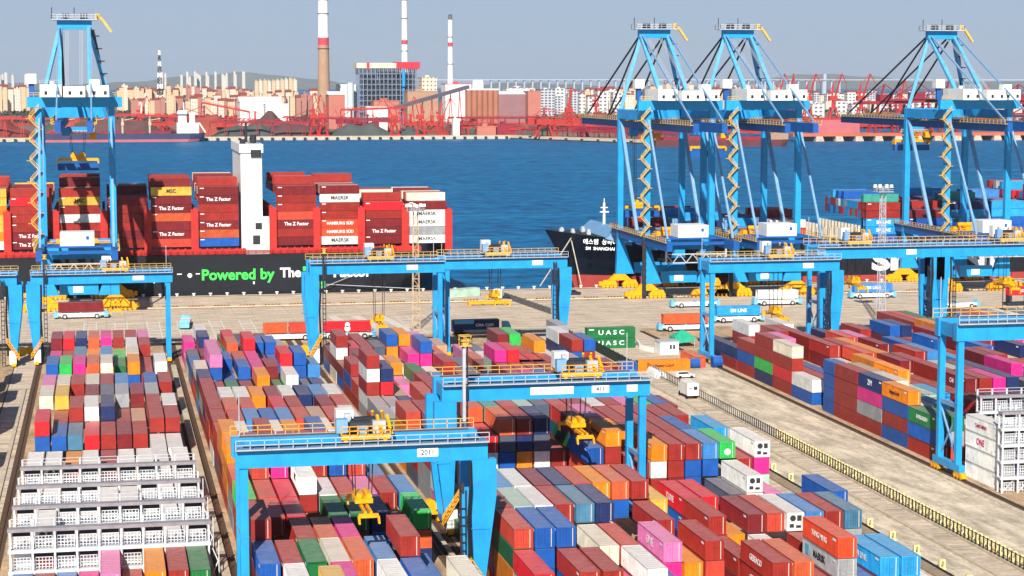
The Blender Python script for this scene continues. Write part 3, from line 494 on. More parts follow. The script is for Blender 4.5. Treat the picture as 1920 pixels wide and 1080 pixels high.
    if text == '411': plate(root, (g * .05, -YL - .82, 19.75), 6.4, 1.1); plate(root, (g * .88, -YL - .82, 19.75), 1.6, 1.0)
    b = MB(); fx = side * -(g - .1); b.cyl((fx, YL + 1.2, Z1), (fx, YL + 1.2, Z1 + 5.5), .07, n=6); b.build('antenna_pole', GREY, root)
    return root
yard_crane('gantry_crane', 30.2, 242.5, 14.4, 1, 30.6 - 30.2, 12.3, 'nearest blue gantry crane, yellow hoist amid its blue span', '2011', mast=15)
yard_crane('gantry_crane', 62.2, 283.5, 14.4, -1, 67.5 - 62.2, 13.4, 'blue gantry crane with white plates, tall mast at its wide leg', '411', zk=1.03, mast=26.5)
yard_crane('gantry_crane', 151.2, 306, 14.8, 1, 166 - 151.2, 14, 'blue gantry crane over stacks across the fenced road, cut by the frame', zk=1.22)
yard_crane('gantry_crane', -.8, 472, 15.0, -1, 3, 12, 'blue gantry crane in front of the tall quay crane, behind white racks', zk=.99)
yard_crane('gantry_crane', 61.2, 458, 14.6, -1, 62 - 61.2, 8.5, 'blue gantry crane standing before the black ship stern, mast at its wide leg', zk=1.12, mast=23)
yard_crane('gantry_crane', 93.2, 468, 14.0, 1, 91.4 - 93.2, 12.5, 'blue gantry crane with bare water seen through its span', zk=1.1, mast=20)
yard_crane('gantry_crane', 151.2, 442, 14.8, 1, 153 - 151.2, 10.0, 'blue gantry crane across the road, standing before the paired quay cranes', zk=1.13, mast=17)
yard_crane('gantry_crane', 182.8, 457, 14.8, 1, 178 - 182.8, 15, 'blue gantry crane between the fence-side crane and the far yard crane', zk=1.2, mast=17)
yard_crane('gantry_crane', 214.5, 457, 14.8, -1, 3, 14, 'blue gantry crane in front of the lone quay crane, cut by the frame', zk=1.2, mast=17)
yard_crane('gantry_crane', -36.0, 470, 15.2, 1, -3, 12, 'blue gantry crane leg beside the white-rack yard, mostly beyond the frame', mast=20)
# ------------------------------------------------------------------ quay cranes (ship to shore)
NAVY = mat('crane_blue_deep', (24, 92, 168), 0.45, var=0.2, scale=0.4)
ALEG = mat('crane_blue_faded', (96, 178, 222), 0.5, var=0.2, scale=0.4)
def quay_crane(x, label, zk=1.0, ty=22, sp_z=40, spread_box=None):
    root = empty('quay_crane', (x, 575.0, 0), 0, label, 'quay crane', 'quay cranes along the berth'); root.scale = (1, 1, zk)
    H = 10.0; ZT0, ZT1 = 54.5, 58.0
    for yy in (0, 31.5):
        for s in (-1, 1):
            X = s * H; b = MB(); b.box(X - .85, yy - .9, 16, X + .85, yy + .9, ZT1)
            i = -s
            lo = sorted((X - s * -1.3, X + i * 4.6)); b.hexa([(lo[0], yy - .95, 4.6), (lo[1], yy - .95, 4.6), (lo[1], yy + .95, 4.6), (lo[0], yy + .95, 4.6)], [(X - .85, yy - .9, 16), (X + .85, yy - .9, 16), (X + .85, yy + .9, 16), (X - .85, yy + .9, 16)])
            for zz in (24, 32, 40, 48): b.box(X - .88, yy - .93, zz, X + .88, yy + .93, zz + .12)
            b.build('leg', BLUE, root)
            b = MB()
            for k in (-3.4, 3.4):
                b.prism([(X + k - 2.6, yy - .7, 1.0), (X + k + 2.6, yy - .7, 1.0), (X + k + 1.7, yy - .7, 2.6), (X + k - 1.7, yy - .7, 2.6)], (0, 1.4, 0))
                for q in (-1.9, -.65, .65, 1.9): b.cyl((X + k + q, yy - .6, .62), (X + k + q, yy + .6, .62), .58, n=12)
            b.prism([(X - 3.9, yy - .8, 2.5), (X + 3.9, yy - .8, 2.5), (X + 1.6, yy - .8, 4.55), (X - 1.6, yy - .8, 4.55)], (0, 1.6, 0))
            b.box(X + s * 6.2 - .5, yy - .6, .8, X + s * 6.2 + .5, yy + .6, 2.2)
            b.build('bogie', YEL, root)
        b = MB(); b.box(-H + 4.6, yy - .9, 4.8, H - 4.6, yy + .9, 8.2); so = b.build('sill_beam', BLUE, root)
        if yy == 0:
            b = MB(); b.box(-1.6, -.96, 5.4, 1.2, -.92, 7.2); b.build('sign_plate', WHITE, so)
        b = MB(); b.box(-H + 1.0, yy - .8, 15.0, H - 1.0, yy + .8, 18.2); b.build('portal_beam', BLUE, root)
        b = MB(); b.box(-H - 3.0, yy - 1.1, ZT1 + .01, H + 3.0, yy + 1.1, ZT1 + 2.9) if yy == 0 else b.box(-H + 1, yy - 1.0, ZT0, H - 1, yy + 1.0, ZT1 - .2)
        b.build('top_beam', BLUE, root)
    for s in (-1, 1):
        X = s * H
        b = MB(); b.box(X - .8, .96, ZT0 + .3, X + .8, 30.5, ZT1 - .3); b.build('side_beam', BLUE, root)
        b = MB(); b.bar((X, 31.0, 55), (X, 11, 20), .95); b.build('brace', BLUE2, root)
        b = MB(); b.bar((X * .98, -.6, 55), (X * .98, -22, 20), .6); b.build('tie', BLUE2, root)
        b = MB(); b.box(X - .85, -25, 16.6, X + .85, -.97, 19.4); b.box(X - .85, .97, 16.6, X + .85, 30.5, 19.4); b.box(X - .8, 32.5, 16.6, X + .8, 39, 19.4); lg = b.build('lower_girder', NAVY, root)
        b = MB(); xx = X + s * 1.3; b.box(min(X + s * .86, xx + s * .1), -25, 19.2, max(X + s * .86, xx + s * .1), 39, 19.35); b.rail([(xx, -25, 19.4), (xx, 39, 19.4)], 1.2, 2.4, .14); b.build('railing', YRAIL, lg)
        b = MB(); b.bar((s * 4.2, 29.5, 81), (X, 31.0, 58), 1.15, 1.0); b.build('a_frame_leg', ALEG, root)
        b = MB(); b.bar((s * 4.2, 28.5, 81), (s * 4.2, 1.0, 58.2), 1.15, 1.0); b.build('a_frame_leg', ALEG, root)
        b = MB(); b.box(s * 4.2 - .8, -31, 51.6, s * 4.2 + .8, 104, 54.45); bo = b.build('boom_girder', NAVY, root)
        b = MB(); xx = s * 5.9; b.box(min(s * 5.02, s * 6), -31, 53.9, max(s * 5.02, s * 6), 104, 54.05); b.rail([(xx, -31, 54.05), (xx, 104, 54.05)], 1.3, 2.6, .15); b.build('railing', YRAIL, bo)
        b = MB(); b.bar((s * 4.0, 30.5, 81.5), (s * 4.2, 70, 55), .42); b.bar((s * 3.8, 30.5, 82), (s * 4.2, 99, 55), .42); b.build('fore_stay', DGREY, root)
        b = MB(); b.bar((s * 4.4, 27, 81.5), (s * 4.6, -28, 55), .42); b.build('back_stay', BLUE2, root)
    b = MB(); b.box(-5.0, 28.2, 80.6, 5.0, 30.2, 83.2); ap = b.build('apex_beam', BLUE, root)
    b = MB()
    for xx in (-2.5, -2.1, -1.7, 1.5, 1.9, 2.3): b.bar((xx, 29, 80.7), (xx, -3, ZT1 + 6.0), .1)
    b.build('boom_hoist_rope', GREY, root)
    b = MB(); b.bar((5.2, 29.4, 80.5), (8.6, 30.9, 62), 1.0, .8)
    for k in range(5): t = .1 + k * .2; p = (5.2 + 3.4 * t, 29.4 + 1.5 * t, 80.5 - 18.5 * t); b.box(p[0] - .3, p[1] - 1.4, p[2] - .2, p[0] + 1.6, p[1] + .6, p[2] + .15)
    b.build('apex_stair', DGREY, root)
    b = MB(); b.box(-6.6, 26.2, 83.22, 6.6, 32, 83.5); b.rail([(-6.5, 26.3, 83.5), (6.5, 26.3, 83.5), (6.5, 31.9, 83.5), (-6.5, 31.9, 83.5), (-6.5, 26.3, 83.5)], 1.4, 1.6, .12); b.build('apex_platform', GREY, ap)
    for xx in (-2.6, 2.6):
        b = MB(); b.box(xx - 1.1, 28.9, 83.51, xx + 1.2, 29.5, 84.0)
        for k in (-.8, 0, .8): b.cyl((xx + k, 29.2, 84.3), (xx + k + .35, 29.2, 84.3), 1.0, n=14)
        b.build('sheave', DGREY, ap)
    for xx in (0, -6.4): b = MB(); b.cyl((xx, 29, 83.5), (xx, 29, 87), .12, n=6); b.build('antenna', DGREY, ap)
    b = MB(); b.bar((6.2, 29, 84.3), (8.0, 29, 83.6), .9); b.bar((8.0, 29, 83.6), (10.6, 29, 79.8), .7); b.box(6.0, 28.4, 83.5, 7.2, 29.6, 85.2); b.build('service_crane', YRAIL, ap)
    # machinery house and electrical rooms
    b = MB(); b.box(-9.2, -9, ZT1 + 2.95, -3.4, 9, ZT1 + 6.4); mh = b.build('machinery_house', WHITE, root); b = MB(); b.box(-2.9, -12, ZT1 + 2.95, 3.0, 8, ZT1 + 5.9); b.build('electrical_house', WHITE, root); b = MB(); b.box(3.4, -9, ZT1 + 2.95, 9.4, 9, ZT1 + 6.2); b.box(4.2, -8, ZT1 + 6.2, 6.9, -5, ZT1 + 7.8); b.build('electrical_house', WHITE, root)
    b = MB()
    for xx in (-8, -5, -1.5, 1.5, 5, 8): b.box(xx, -12.06 if abs(xx) < 3 else -9.06, ZT1 + 3.6, xx + .8, -12.0 if abs(xx) < 3 else -9.0, ZT1 + 4.6)
    b.build('vent_or_shade_panel', DGREY, mh); b = MB(); b.cyl((-6, 0, ZT1 + 6.4), (-6, 0, ZT1 + 7.4), .8); b.build('roof_vent', GREY, mh)
    b = MB(); b.rail([(-12.6, -1.2, ZT1 + 2.92), (12.6, -1.2, ZT1 + 2.92)], 1.2, 1.5, .12); b.build('walkway_railing', YRAIL, mh)
    b = MB(); b.rail([(-9.2, -8.9, ZT1 + 6.4), (-3.4, -8.9, ZT1 + 6.4)], 1.2, 2, .1); b.build('roof_railing', GREY, mh)
    b = MB(); b.box(-13.2, 2, ZT1 + 6.6, -10.4, 5, ZT1 + 9.4); lh = b.build('lift_house', WHITE, root)
    b = MB(); b.box(-12.5, 2.9, ZT1 + 2.9, -11.1, 4.2, ZT1 + 6.6); b.build('lift_house_column', NAVY, lh)
    # zigzag stair up the landward leg
    b = MB(); X = -H - 1.2; z = 19.5; k = 0
    while z < ZT1 - 2:
        xa, xb = (X - 1.3, X + 1.3) if k % 2 == 0 else (X + 1.3, X - 1.3)
        b.bar((xa, -1.9, z), (xb, -1.9, z + 2.9), 1.0, .22); b.bar((xa, -2.45, z + 1.1), (xb, -2.45, z + 4.0), .12); b.bar((xa, -2.45, z + .55), (xb, -2.45, z + 3.45), .1)
        b.box(min(xb, xb + (1 if xb > X else -1) * .9), -2.5, z + 2.85, max(xb, xb + (1 if xb > X else -1) * .9), -1.3, z + 3.0); b.bar((xb, -2.45, z + 3), (xb, -2.45, z + 4.1), .14); z += 2.95; k += 1
    b.build('stair', YRAIL, root)
    b = MB(); b.box(-H - 1.6, -1.6, .4, -H - .5, -1.0, 18)
    for zz in range(1, 18, 2): b.box(-H - 1.7, -1.75, zz, -H - .4, -1.6, zz + .2)
    b.build('lift_shaft', DGREY, root)
    # main trolley, ropes and spreader (long side along the ship)
    b = MB(); b.box(-5.2, ty - 4, 54.6, 5.2, ty + 4, 55.4); b.box(-3.2, ty - 3, 49.8, 3.2, ty + 3, 51.4); b.box(-4.6, ty - 4.5, 48.8, -2.2, ty - 2, 51.2); tr = b.build('trolley', BLUE, root)
    b = MB(); b.rail([(-5.4, ty - 4.2, 49), (5.4, ty - 4.2, 49)], 1.3, 1.2, .16); b.box(3.4, ty - 4, 47.6, 5.4, ty - 1.6, 49.7); b.build('cab', YEL, tr)
    b = MB()
    for xx in (-2.4, -1.9, 1.9, 2.4):
        for dy in (-1, 1): b.bar((xx, ty + dy, 49.8), (xx * .8, ty + dy, sp_z + 2), .1)
    b.build('hoist_rope', DGREY, tr)
    b = MB(); b.box(-2.2, ty - 1.1, sp_z + .9, 2.2, ty + 1.1, sp_z + 2.0); b.cyl((-1.3, ty - 1.2, sp_z + 2.2), (-1.3, ty + 1.2, sp_z + 2.2), .6, n=10); b.cyl((1.3, ty - 1.2, sp_z + 2.2), (1.3, ty + 1.2, sp_z + 2.2), .6, n=10); b.box(-6, ty - .9, sp_z, 6, ty + .9, sp_z + .8)
    for xx in (-6, 6): b.box(xx - .25, ty - 1.25, sp_z - .8, xx + .25, ty + 1.25, sp_z + .5)
    b.build('spreader', YEL, tr)
    b = MB(); b.box(-6.1, ty - 1.0, sp_z - 2.9, 6.1, ty + 1.0, sp_z - .81); b.build('gripped_frame', NAVY, tr)
    # portal trolley with its white cabin, transfer platform
    b = MB(); b.box(-4.6, -15, 19.9, 4.6, -7, 23.6); pt = b.build('transfer_cabin', WHITE, root)
    b = MB(); b.box(-9, -16, 19.45, 9, -6, 19.85); b.bar((-9, -16, 18.2), (9, -16, 18.2), .9); b.box(2.4, -15.04, 21.6, 3.2, -14.98, 22.6); b.build('transfer_trolley', NAVY, pt)
    b = MB(); b.box(-8.9, 2, 18.4, 8.9, 14, 18.7); b.rail([(-8.9, 1.4, 18.7), (8.9, 1.4, 18.7)], 1.3, 1.6, .15)
    for xx in (-6, -2, 3): b.box(xx, 3, 18.7, xx + 2.4, 6, 20.4)
    b.cyl((-4, 5, 21), (2, 5, 21), .7, n=10); b.build('transfer_platform', YEL, root)
    b = MB(); b.bar((-9, -18, 15.2), (9, -18, 15.2), .3); b.bar((-9, -18, 12.6), (9, -18, 12.6), .3)
    for k in range(9): x0 = -9 + k * 2; b.bar((x0, -18, 12.6 if k % 2 else 15.2), (x0 + 2, -18, 15.2 if k % 2 else 12.6), .22)
    for xx in (-9, 9): b.bar((xx, -18, 16.6), (xx, -18, 12.4), .5)
    b.build('lattice_gangway', GREY, root)
    b = MB(); b.box(-7, -4.6, 11.5, 7, -1.2, 12.6); b.rail([(-7, -4.6, 12.6), (7, -4.6, 12.6)], 1.2, 1.4, .14); b.build('lower_platform', DGREY, root)
    return root
quay_crane(-7.4, 'blue quay crane at the near end of the black ship', .99, ty=48, sp_z=41)
quay_crane(168.4, 'blue quay crane at the moored bow, first of the close pair', .968, ty=44, sp_z=25)
quay_crane(195.5, 'blue quay crane second along of the close pair', .968, ty=60, sp_z=44)
quay_crane(263.6, 'blue quay crane standing alone past the close pair', .968, ty=52, sp_z=46)
# ------------------------------------------------------------------ ships
HULL = mat('hull_black', (26, 30, 38), 0.45, var=0.35, scale=0.12, stretch=(1, 1, 2.2))
RUST = mat('antifouling_red', (178, 66, 58), 0.7, var=0.25, scale=0.2)
DECK = mat('deck_red', (196, 46, 40), 0.6, var=0.25, scale=0.5)
def fit_text(s, m, parent, x0, x1, z, y, hmax=None, bold=.03):
    o = put_text(s, m, parent, ((x0 + x1) / 2, y, z), 1.0, 'front', bold)
    xs = [v.co.x for v in o.data.vertices]; ys = [v.co.y for v in o.data.vertices]
    k = (x1 - x0) / (max(xs) - min(xs)); o.scale = (k, hmax / (max(ys) - min(ys)) if hmax else k, 1); o.location.x -= (max(xs) + min(xs)) / 2 * k; return o
def hull_part(b, stations, levels, yc):
    """stations: per level a list of (x, half breadth); levels: z"""
    n = len(stations[0]); vs = []
    for lv, z in zip(stations, levels):
        zs = z if isinstance(z, (list, tuple)) else [z] * n
        for (x, h), zz in zip(lv, zs): vs += [(x, yc - h, zz), (x, yc + h, zz)]
    o = len(b.v); fs = []; L = len(levels)
    for a in range(L - 1):
        for i in range(n - 1):
            p = a * 2 * n + 2 * i; q = p + 2 * n
            fs += [(p, p + 2, q + 2, q), (p + 1, q + 1, q + 3, p + 3)]
        for i in (0, n - 1):
            p = a * 2 * n + 2 * i; fs.append((p, p + 2 * n, p + 2 * n + 1, p + 1))
    t = (L - 1) * 2 * n
    for i in range(n - 1): fs.append((t + 2 * i, t + 2 * i + 2, t + 2 * i + 3, t + 2 * i + 1))
    b.add(vs, fs)
# the black ship beside the near berth
sh = empty('container_ship', (0, 0, 0), 0, 'black container ship with green and white hull lettering', 'ship')
yc, hb = 632.0, 22.6
st = lambda d, k: [(-110, hb)] + [(80 - d, hb), (92 - d, hb * (.97 - k * .3)), (99 - d, hb * (.86 - k * 1.0)), (103.5 - d, hb * (.66 - k * 1.6)), (106.2 - d, hb * (.45 - k * 2.0))]
b = MB(); hull_part(b, [st(3.4, .14), st(1.6, .06), st(0, 0), st(0, 0)], [-0.5, 3.5, 8.5, 12.3], yc); hl = b.build('hull', HULL, sh)
b = MB(); hull_part(b, [st(6, .2), st(3.45, .145)], [-6, -0.51], yc); b.build('antifouling', RUST, sh)
b = MB(); b.rail([(-60, yc - hb + .5, 12.31), (88, yc - hb + .5, 12.31)], 1.2, 2.4, .13, 3); b.build('railing', DECK, sh)
fit_text('Powered by', GTXT, hl, 28.6, 50.6, 6.1, yc - hb - .03); fit_text('The', WTXT, hl, 52.2, 58.6, 6.4, yc - hb - .03); fit_text('Factor', WTXT, hl, 68.6, 80.4, 6.3, yc - hb - .03)
b = MB(); yy = yc - hb - .03; b.prism([(59.2, yy, 8.3), (65.6, yy, 8.3), (63.4, yy, 5.4), (61.9, yy, 5.4), (63.2, yy, 7.0), (59.2, yy, 7.0)], (0, .02, 0)); b.box(60.6, yy, 1.6, 66.2, yy + .02, 3.6); b.build('emblem', GTXT, hl)
b = MB(); b.cyl((25, yy - .01, 6.2), (25, yy + .03, 6.2), .7, n=12); b.box(21.2, yy, 6.5, 22.6, yy + .02, 6.8); b.box(26.8, yy, 6.5, 28.0, yy + .02, 6.8)
for xx, zz in ((-2, 5), (14, 4), (44, 3.2), (88, 6), (90, 6)): b.box(xx, yy, zz, xx + .5, yy + .02, zz + .8)
b.build('draught_mark', WTXT, hl)
b = MB(); b.box(-110, yc - hb + 1.2, 12.305, 96, yc + hb - 1.2, 13.9)
for i in range(70): xx = -60 + i * 2.2; b.box(xx, yc - hb + .95, 12.4, xx + .5, yc - hb + 1.2, 14.3)
b.build('hatch_coaming', DECK, sh)
for xx in (-28.4, -14.4, -.2, 12.7, 26.7, 50.3, 63.7, 77.4, 91.0, 104.6):
    hi = 26.5 if xx < 100 else 25.5; b = MB(); x0, x1 = xx - .3, xx + .5
    for r in range(17): y_ = S1Y - .75 + r * 2.54; b.box(x0, y_ - .25, 12.4, x1, y_ + .25, hi)
    for zz in (17.3, 20, 22.6, 25.2): b.box(x0 - .02, S1Y - .9, zz, x1 + .02, S1Y + 40, zz + .22)
    b.box(x0 - .7, S1Y - 1.3, 12.4, x1 + .7, S1Y - .72, hi - .4); b.build('lashing_bridge', DECK, sh)
b = MB(); b.box(41.0, 613.0, 12.31, 47.4, 652, 43.0); b.box(40.6, 612.4, 43.01, 47.8, 652.6, 45.6); b.box(42.2, 610.2, 12.31, 49.2, 612.9, 23.6); b.box(47.41, 616, 12.31, 49.2, 650, 22)
sup = b.build('superstructure', WHITE, sh)
b = MB(); b.box(44.0, 612.36, 41.6, 47.2, 612.39, 43.9); b.box(44.2, 610.14, 15.2, 46.4, 610.19, 18.0); b.box(45.0, 610.14, 19.8, 47.0, 610.19, 21.8); b.build('window', DGREY, sup)
for zz in (24.5, 27.2, 29.9, 32.6, 35.3, 38.0): 
    b = MB()
    for k in range(4): b.box(42.0 + k * 1.3, 612.96, zz, 42.5 + k * 1.3, 612.99, zz + .7)
    b.build('window', GREY, sup)
b = MB(); b.cyl((44, 632, 45.6), (44, 632, 52), .5, .3); b.bar((41.5, 632, 49.6), (46.5, 632, 49.6), .3); b.cyl((45.5, 622, 45.6), (45.5, 622, 48.2), 1.0); b.cyl((42, 618, 45.6), (42, 618, 47), .8); b.rail([(40.8, 612.5, 45.6), (47.7, 612.5, 45.6)], 1.2, 1.5, .12); b.build('radar_mast', DGREY, sup)
b = MB(); b.bar((62, 609.2, 3.0), (96, 606.6, .9), .16); b.bar((92, 612, 11.6), (62, 606.4, .9), .14); b.build('mooring_line', GREY, sh)
# the ship moored bow-on at the next berth
s2 = empty('container_ship', (0, 0, 0), 0, 'black ship with high flared bow and white foremast', 'ship')
yc2, hb2 = 633.0, 21.0
def st2(dx, f): return [(140.2 + dx, .25), (144 + dx, 5.5 * f), (150 + dx, 11.5 * f + .4), (158 + dx, 16.8 * f + 1.4), (168 + dx, 20.2 * (.5 + .5 * f) + .3), (182 + dx * .5, hb2), (440, hb2)]
b = MB(); sheer = lambda a: [a + 4.3, a + 3.9, a + 3.3, a + 2.6, a, a - .3, a - .3]
hull_part(b, [st2(8.4, .35), st2(5.2, .55), st2(0, 1)], [1.9, 7.5, sheer(12.4)], yc2); h2 = b.build('hull', HULL, s2)
b = MB(); hull_part(b, [st2(11, .25), st2(8.45, .345)], [-6, 1.89], yc2); b.build('antifouling', RUST, s2)
yb = lambda x: yc2 - (16.8 + (x - 158) * .34) - .6
for s, m, z, w_ in (('\uc5d0\uc2a4\uc5e0  \uc0c1\ud558\uc774', WTXT, 13.6, 11.2), ('SM  SHANGHAI', WTXT, 11.5, 9.6)):
    me = text_mesh(s, m, .02); o = bpy.data.objects.new('lettering', me); COL.objects.link(o); o.parent = h2
    xs = [v.co.x for v in me.vertices] or [0, 1]; k = w_ / (max(xs) - min(xs)); o.scale = (k, k, 1)
    o.matrix_local = Matrix.Translation((154.6, 616.6, z)) @ (Matrix.Rotation(math.radians(-30), 4, 'Z') @ R_FRONT.to_4x4() @ Matrix.Rotation(math.radians(-14), 4, 'X')) @ Matrix.Diagonal((k, k, 1, 1))
b = MB(); b.cyl((160, 633, 13), (160, 633, 25.2), .55, .4, n=10); b.box(158.6, 632.2, 22.0, 161.4, 633.8, 22.4); b.bar((158.8, 633, 23.6), (161.2, 633, 23.6), .3); b.cyl((160, 633, 25.2), (160, 633, 26.6), .15); b.build('foremast', WHITE, s2)
b = MB(); b.prism([(156, 614.6, 14.8), (164, 612.4, 12.6), (164, 612.4, 17.5), (160, 613.5, 18.4)], (0, 38, 0)); b.build('breakwater', BLUE2, s2)
b = MB()
for xx, y_ in ((145, 631), (146.5, 636), (148.5, 629), (153, 626), (154, 638)): b = MB(); b.cyl((xx, y_ - .8, 16.7), (xx, y_ + .8, 16.7), .5); b.box(xx - .6, y_ - 1.0, 15.4, xx + .6, y_ + 1.0, 16.4); b.build('windlass', GREY, s2)
b = MB()
for k in range(13): y_ = 612.8 + k * 3.0; b.box(226.4, y_ - .25, 12.3, 227.2, y_ + .25, 18.6); b.box(239.8, y_ - .25, 12.3, 240.6, y_ + .25, 18.0)
for k in range(7): xx = 226 + k * 2.2; b.box(xx - .2, 612.5, 12.3, xx + .2, 613.1, 17.6)
b.box(226, 612.4, 14.6, 241, 613.3, 14.9); b.build('lashing_bridge', CONC, s2)
for xx in (180.6, 194.7, 208.6, 256, 270.6, 285):
    b = MB()
    for k in range(14): y_ = 612.9 + k * 2.9; b.box(xx, y_ - .25, 12.3, xx + .7, y_ + .25, 20.5)
    b.box(xx - .1, 612.5, 17.2, xx + .8, 652, 17.5); b.build('lashing_bridge', BLUE2, s2)
fit_text('SM LINE', WTXT, h2, 244.5, 292, 6.0, yc2 - hb2 - .05, 6.4, bold=.05)
b = MB(); b.bar((147.5, 626, 14.6), (133, 607.2, 1.0), .3); b.bar((147.6, 629, 15.4), (146.2, 607.2, 1.0), .3); b.build('mooring_line', CONC, s2)
# ------------------------------------------------------------------ far shore: ore terminal, power station, town
RED = mat('crane_red', (190, 48, 42), 0.55, var=0.25, scale=0.1)
DRED = mat('ore_red_steel', (150, 34, 50), 0.6, var=0.3, scale=0.1)
ORE = [mat('ore_' + k, c, 0.95, var=0.25, scale=0.03, bump=0.1) for k, c in (('red', (150, 66, 58)), ('brown', (104, 72, 70)), ('grey', (84, 90, 86)), ('green_net', (48, 112, 84)), ('slate', (60, 68, 92)), ('rust', (172, 82, 62)))]
BEIGE = mat('concrete_beige', (176, 142, 116), 0.85, var=0.15, scale=0.05)
ROSE = mat('rendered_rose', (190, 118, 102), 0.85, var=0.15, scale=0.05)
def facade(name, rgb, dark, w_, h_, frac=.16):
    m = mat(name, rgb, 0.8, var=0.12, scale=0.02); n = m.node_tree.nodes; l = m.node_tree.links; b = n['Principled BSDF']; src = b.inputs['Base Color'].links[0].from_socket
    tc = n.new('ShaderNodeTexCoord'); sp = n.new('ShaderNodeSeparateXYZ'); l.new(tc.outputs['Object'], sp.inputs[0]); ad = n.new('ShaderNodeMath'); ad.operation = 'ADD'; l.new(sp.outputs[0], ad.inputs[0]); l.new(sp.outputs[1], ad.inputs[1])
    cb = n.new('ShaderNodeCombineXYZ'); l.new(ad.outputs[0], cb.inputs[0]); l.new(sp.outputs[2], cb.inputs[1])
    br = n.new('ShaderNodeTexBrick'); br.offset = 0; br.inputs['Scale'].default_value = 1; br.inputs['Brick Width'].default_value = w_; br.inputs['Row Height'].default_value = h_; br.inputs['Mortar Size'].default_value = h_ * frac; br.inputs['Mortar Smooth'].default_value = 0
    l.new(cb.outputs[0], br.inputs['Vector']); br.inputs['Color1'].default_value = lin(dark); br.inputs['Color2'].default_value = lin(tuple(int(c * .7) for c in dark))
    l.new(src, br.inputs['Mortar']); 
    ge = n.new('ShaderNodeNewGeometry'); s2_ = n.new('ShaderNodeSeparateXYZ'); l.new(ge.outputs['True Normal'], s2_.inputs[0]); gt = n.new('ShaderNodeMath'); gt.operation = 'GREATER_THAN'; gt.inputs[1].default_value = .4; l.new(s2_.outputs[2], gt.inputs[0])
    mx = n.new('ShaderNodeMix'); mx.data_type = 'RGBA'; l.new(gt.outputs[0], mx.inputs[0]); l.new(br.outputs['Color'], mx.inputs[6]); l.new(src, mx.inputs[7]); l.new(mx.outputs[2], b.inputs['Base Color']); return m
APT = [facade('apartment_cream', (206, 184, 150), (128, 112, 94), 4, 6.2, .3), facade('apartment_ivory', (214, 204, 188), (132, 124, 118), 5, 6.2, .33), facade('apartment_rose', (176, 122, 108), (110, 80, 76), 4, 6.2, .3), facade('office_grey', (196, 200, 206), (92, 104, 124), 7, 5, .22), facade('office_white', (214, 214, 212), (96, 104, 116), 9, 7, .3)]
ROOFR = mat('roof_tile_red', (150, 74, 64), 0.8, var=0.2, scale=0.05)
TREEM = mat('distant_foliage', (70, 74, 62), 0.95, var=0.4, scale=0.05)
def px(u, y): return y * math.tan(YAW + math.atan((u - 960) / F_PX))       # world x seen in pixel column u at distance y
def pz(v, y, u=960): 
    d = math.hypot(px(u, y), y) * math.cos(math.atan((u - 960) / F_PX)); return CAM_H + d * math.tan(math.atan((540 - v) / F_PX) - PITCH)
GZ = -0.4
land = MB(); x0, x1 = -1500, 9000
land.add([(x0, 2325, GZ), (476, 2325, GZ), (606, 2068, GZ), (648, 2068, GZ), (660, 2700, GZ), (2600, 2700, GZ), (9000, 3600, GZ), (9000, 5200, GZ), (1800, 6200, GZ), (-1500, 5000, GZ)], [tuple(range(10))])
structure(land.build('far_shore', G_LAND))
b = MB(); b.prism([(x0, 2318, -9), (470, 2318, -9), (600, 2060, -9), (655, 2060, -9), (655, 2080, -9), (612, 2080, -9), (482, 2340, -9), (x0, 2345, -9)], (0, 0, 9.0)); structure(b.build('quay', CONC))
b = MB(); b.prism([(470, 2314, -8), (600, 2056, -8), (602, 2060, -8), (472, 2318, -8)], (0, 0, 5.2)); structure(b.build('quay_wall', DGREY))
b = MB()
for i in range(60):
    xx = -160 + i * 12.5; yy = 2316.4 if xx < 468 else 2316.4 - (xx - 468) * 1.985
    if xx < 598: b.box(xx, yy - 1.2, -4.4, xx + 3.2, yy, -.9)
tag(b.build('quay_fenders', DGREY), 'dark rubber fenders strung along the far ore quay', 'fenders', kind='stuff')
def ore_pile(u0, u1, vt, y, depth, m, label, sharp=0):
    xa, xb = px(u0, y), px(u1, y); h = max(3, pz(vt, y + depth * .5, (u0 + u1) / 2) - GZ); b = MB(); nx, ny = 26, 9; r = random.Random(int(u0 * 7 + vt)); ph = [r.uniform(0, 6) for _ in range(4)]; vs = []
    for j in range(ny):
        for i in range(nx):
            s, t = i / (nx - 1), j / (ny - 1); e = min(1, min(s, 1 - s) * (xb - xa) / (h * 1.5)); f = 1 - abs(2 * t - 1); f = min(1, f * 1.5)
            z = h * min(1, e) * f * (.84 + .1 * math.sin(s * 9 + ph[0]) + .06 * math.sin(s * 23 + ph[1])); vs.append((xa + (xb - xa) * s, y + depth * t, GZ - .3 + max(0, z)))
    b.add(vs, [(j * nx + i, j * nx + i + 1, (j + 1) * nx + i + 1, (j + 1) * nx + i) for j in range(ny - 1) for i in range(nx - 1)])
    return tag(b.build('ore_pile', m), label, 'ore pile', 'ore piles on the far quay')
ore_pile(-70, 70, 207, 2350, 130, ORE[0], 'broad brick-red ore pile past the near-end quay crane'); ore_pile(60, 250, 200, 2500, 160, ORE[2], 'long grey ore heap behind the moored bulk ship')
ore_pile(95, 330, 222, 2360, 90, ORE[1], 'brown ore ridge close behind the bulk ship hull'); ore_pile(330, 480, 206, 2420, 140, ORE[5], 'rust-coloured ore ridge behind the white ship superstructure')
ore_pile(400, 530, 230, 2350, 60, ORE[2], 'low grey ore mound at the quay beside the bulk ship stern'); ore_pile(450, 580, 207, 2480, 120, ORE[1], 'conical brown ore pile before the long white warehouse')
ore_pile(490, 545, 205, 2470, 60, ORE[4], 'dark slate ore pile beside a conical brown one'); ore_pile(500, 640, 228, 2360, 70, ORE[1], 'brown ore ridge at the foot of the tall luffing crane')
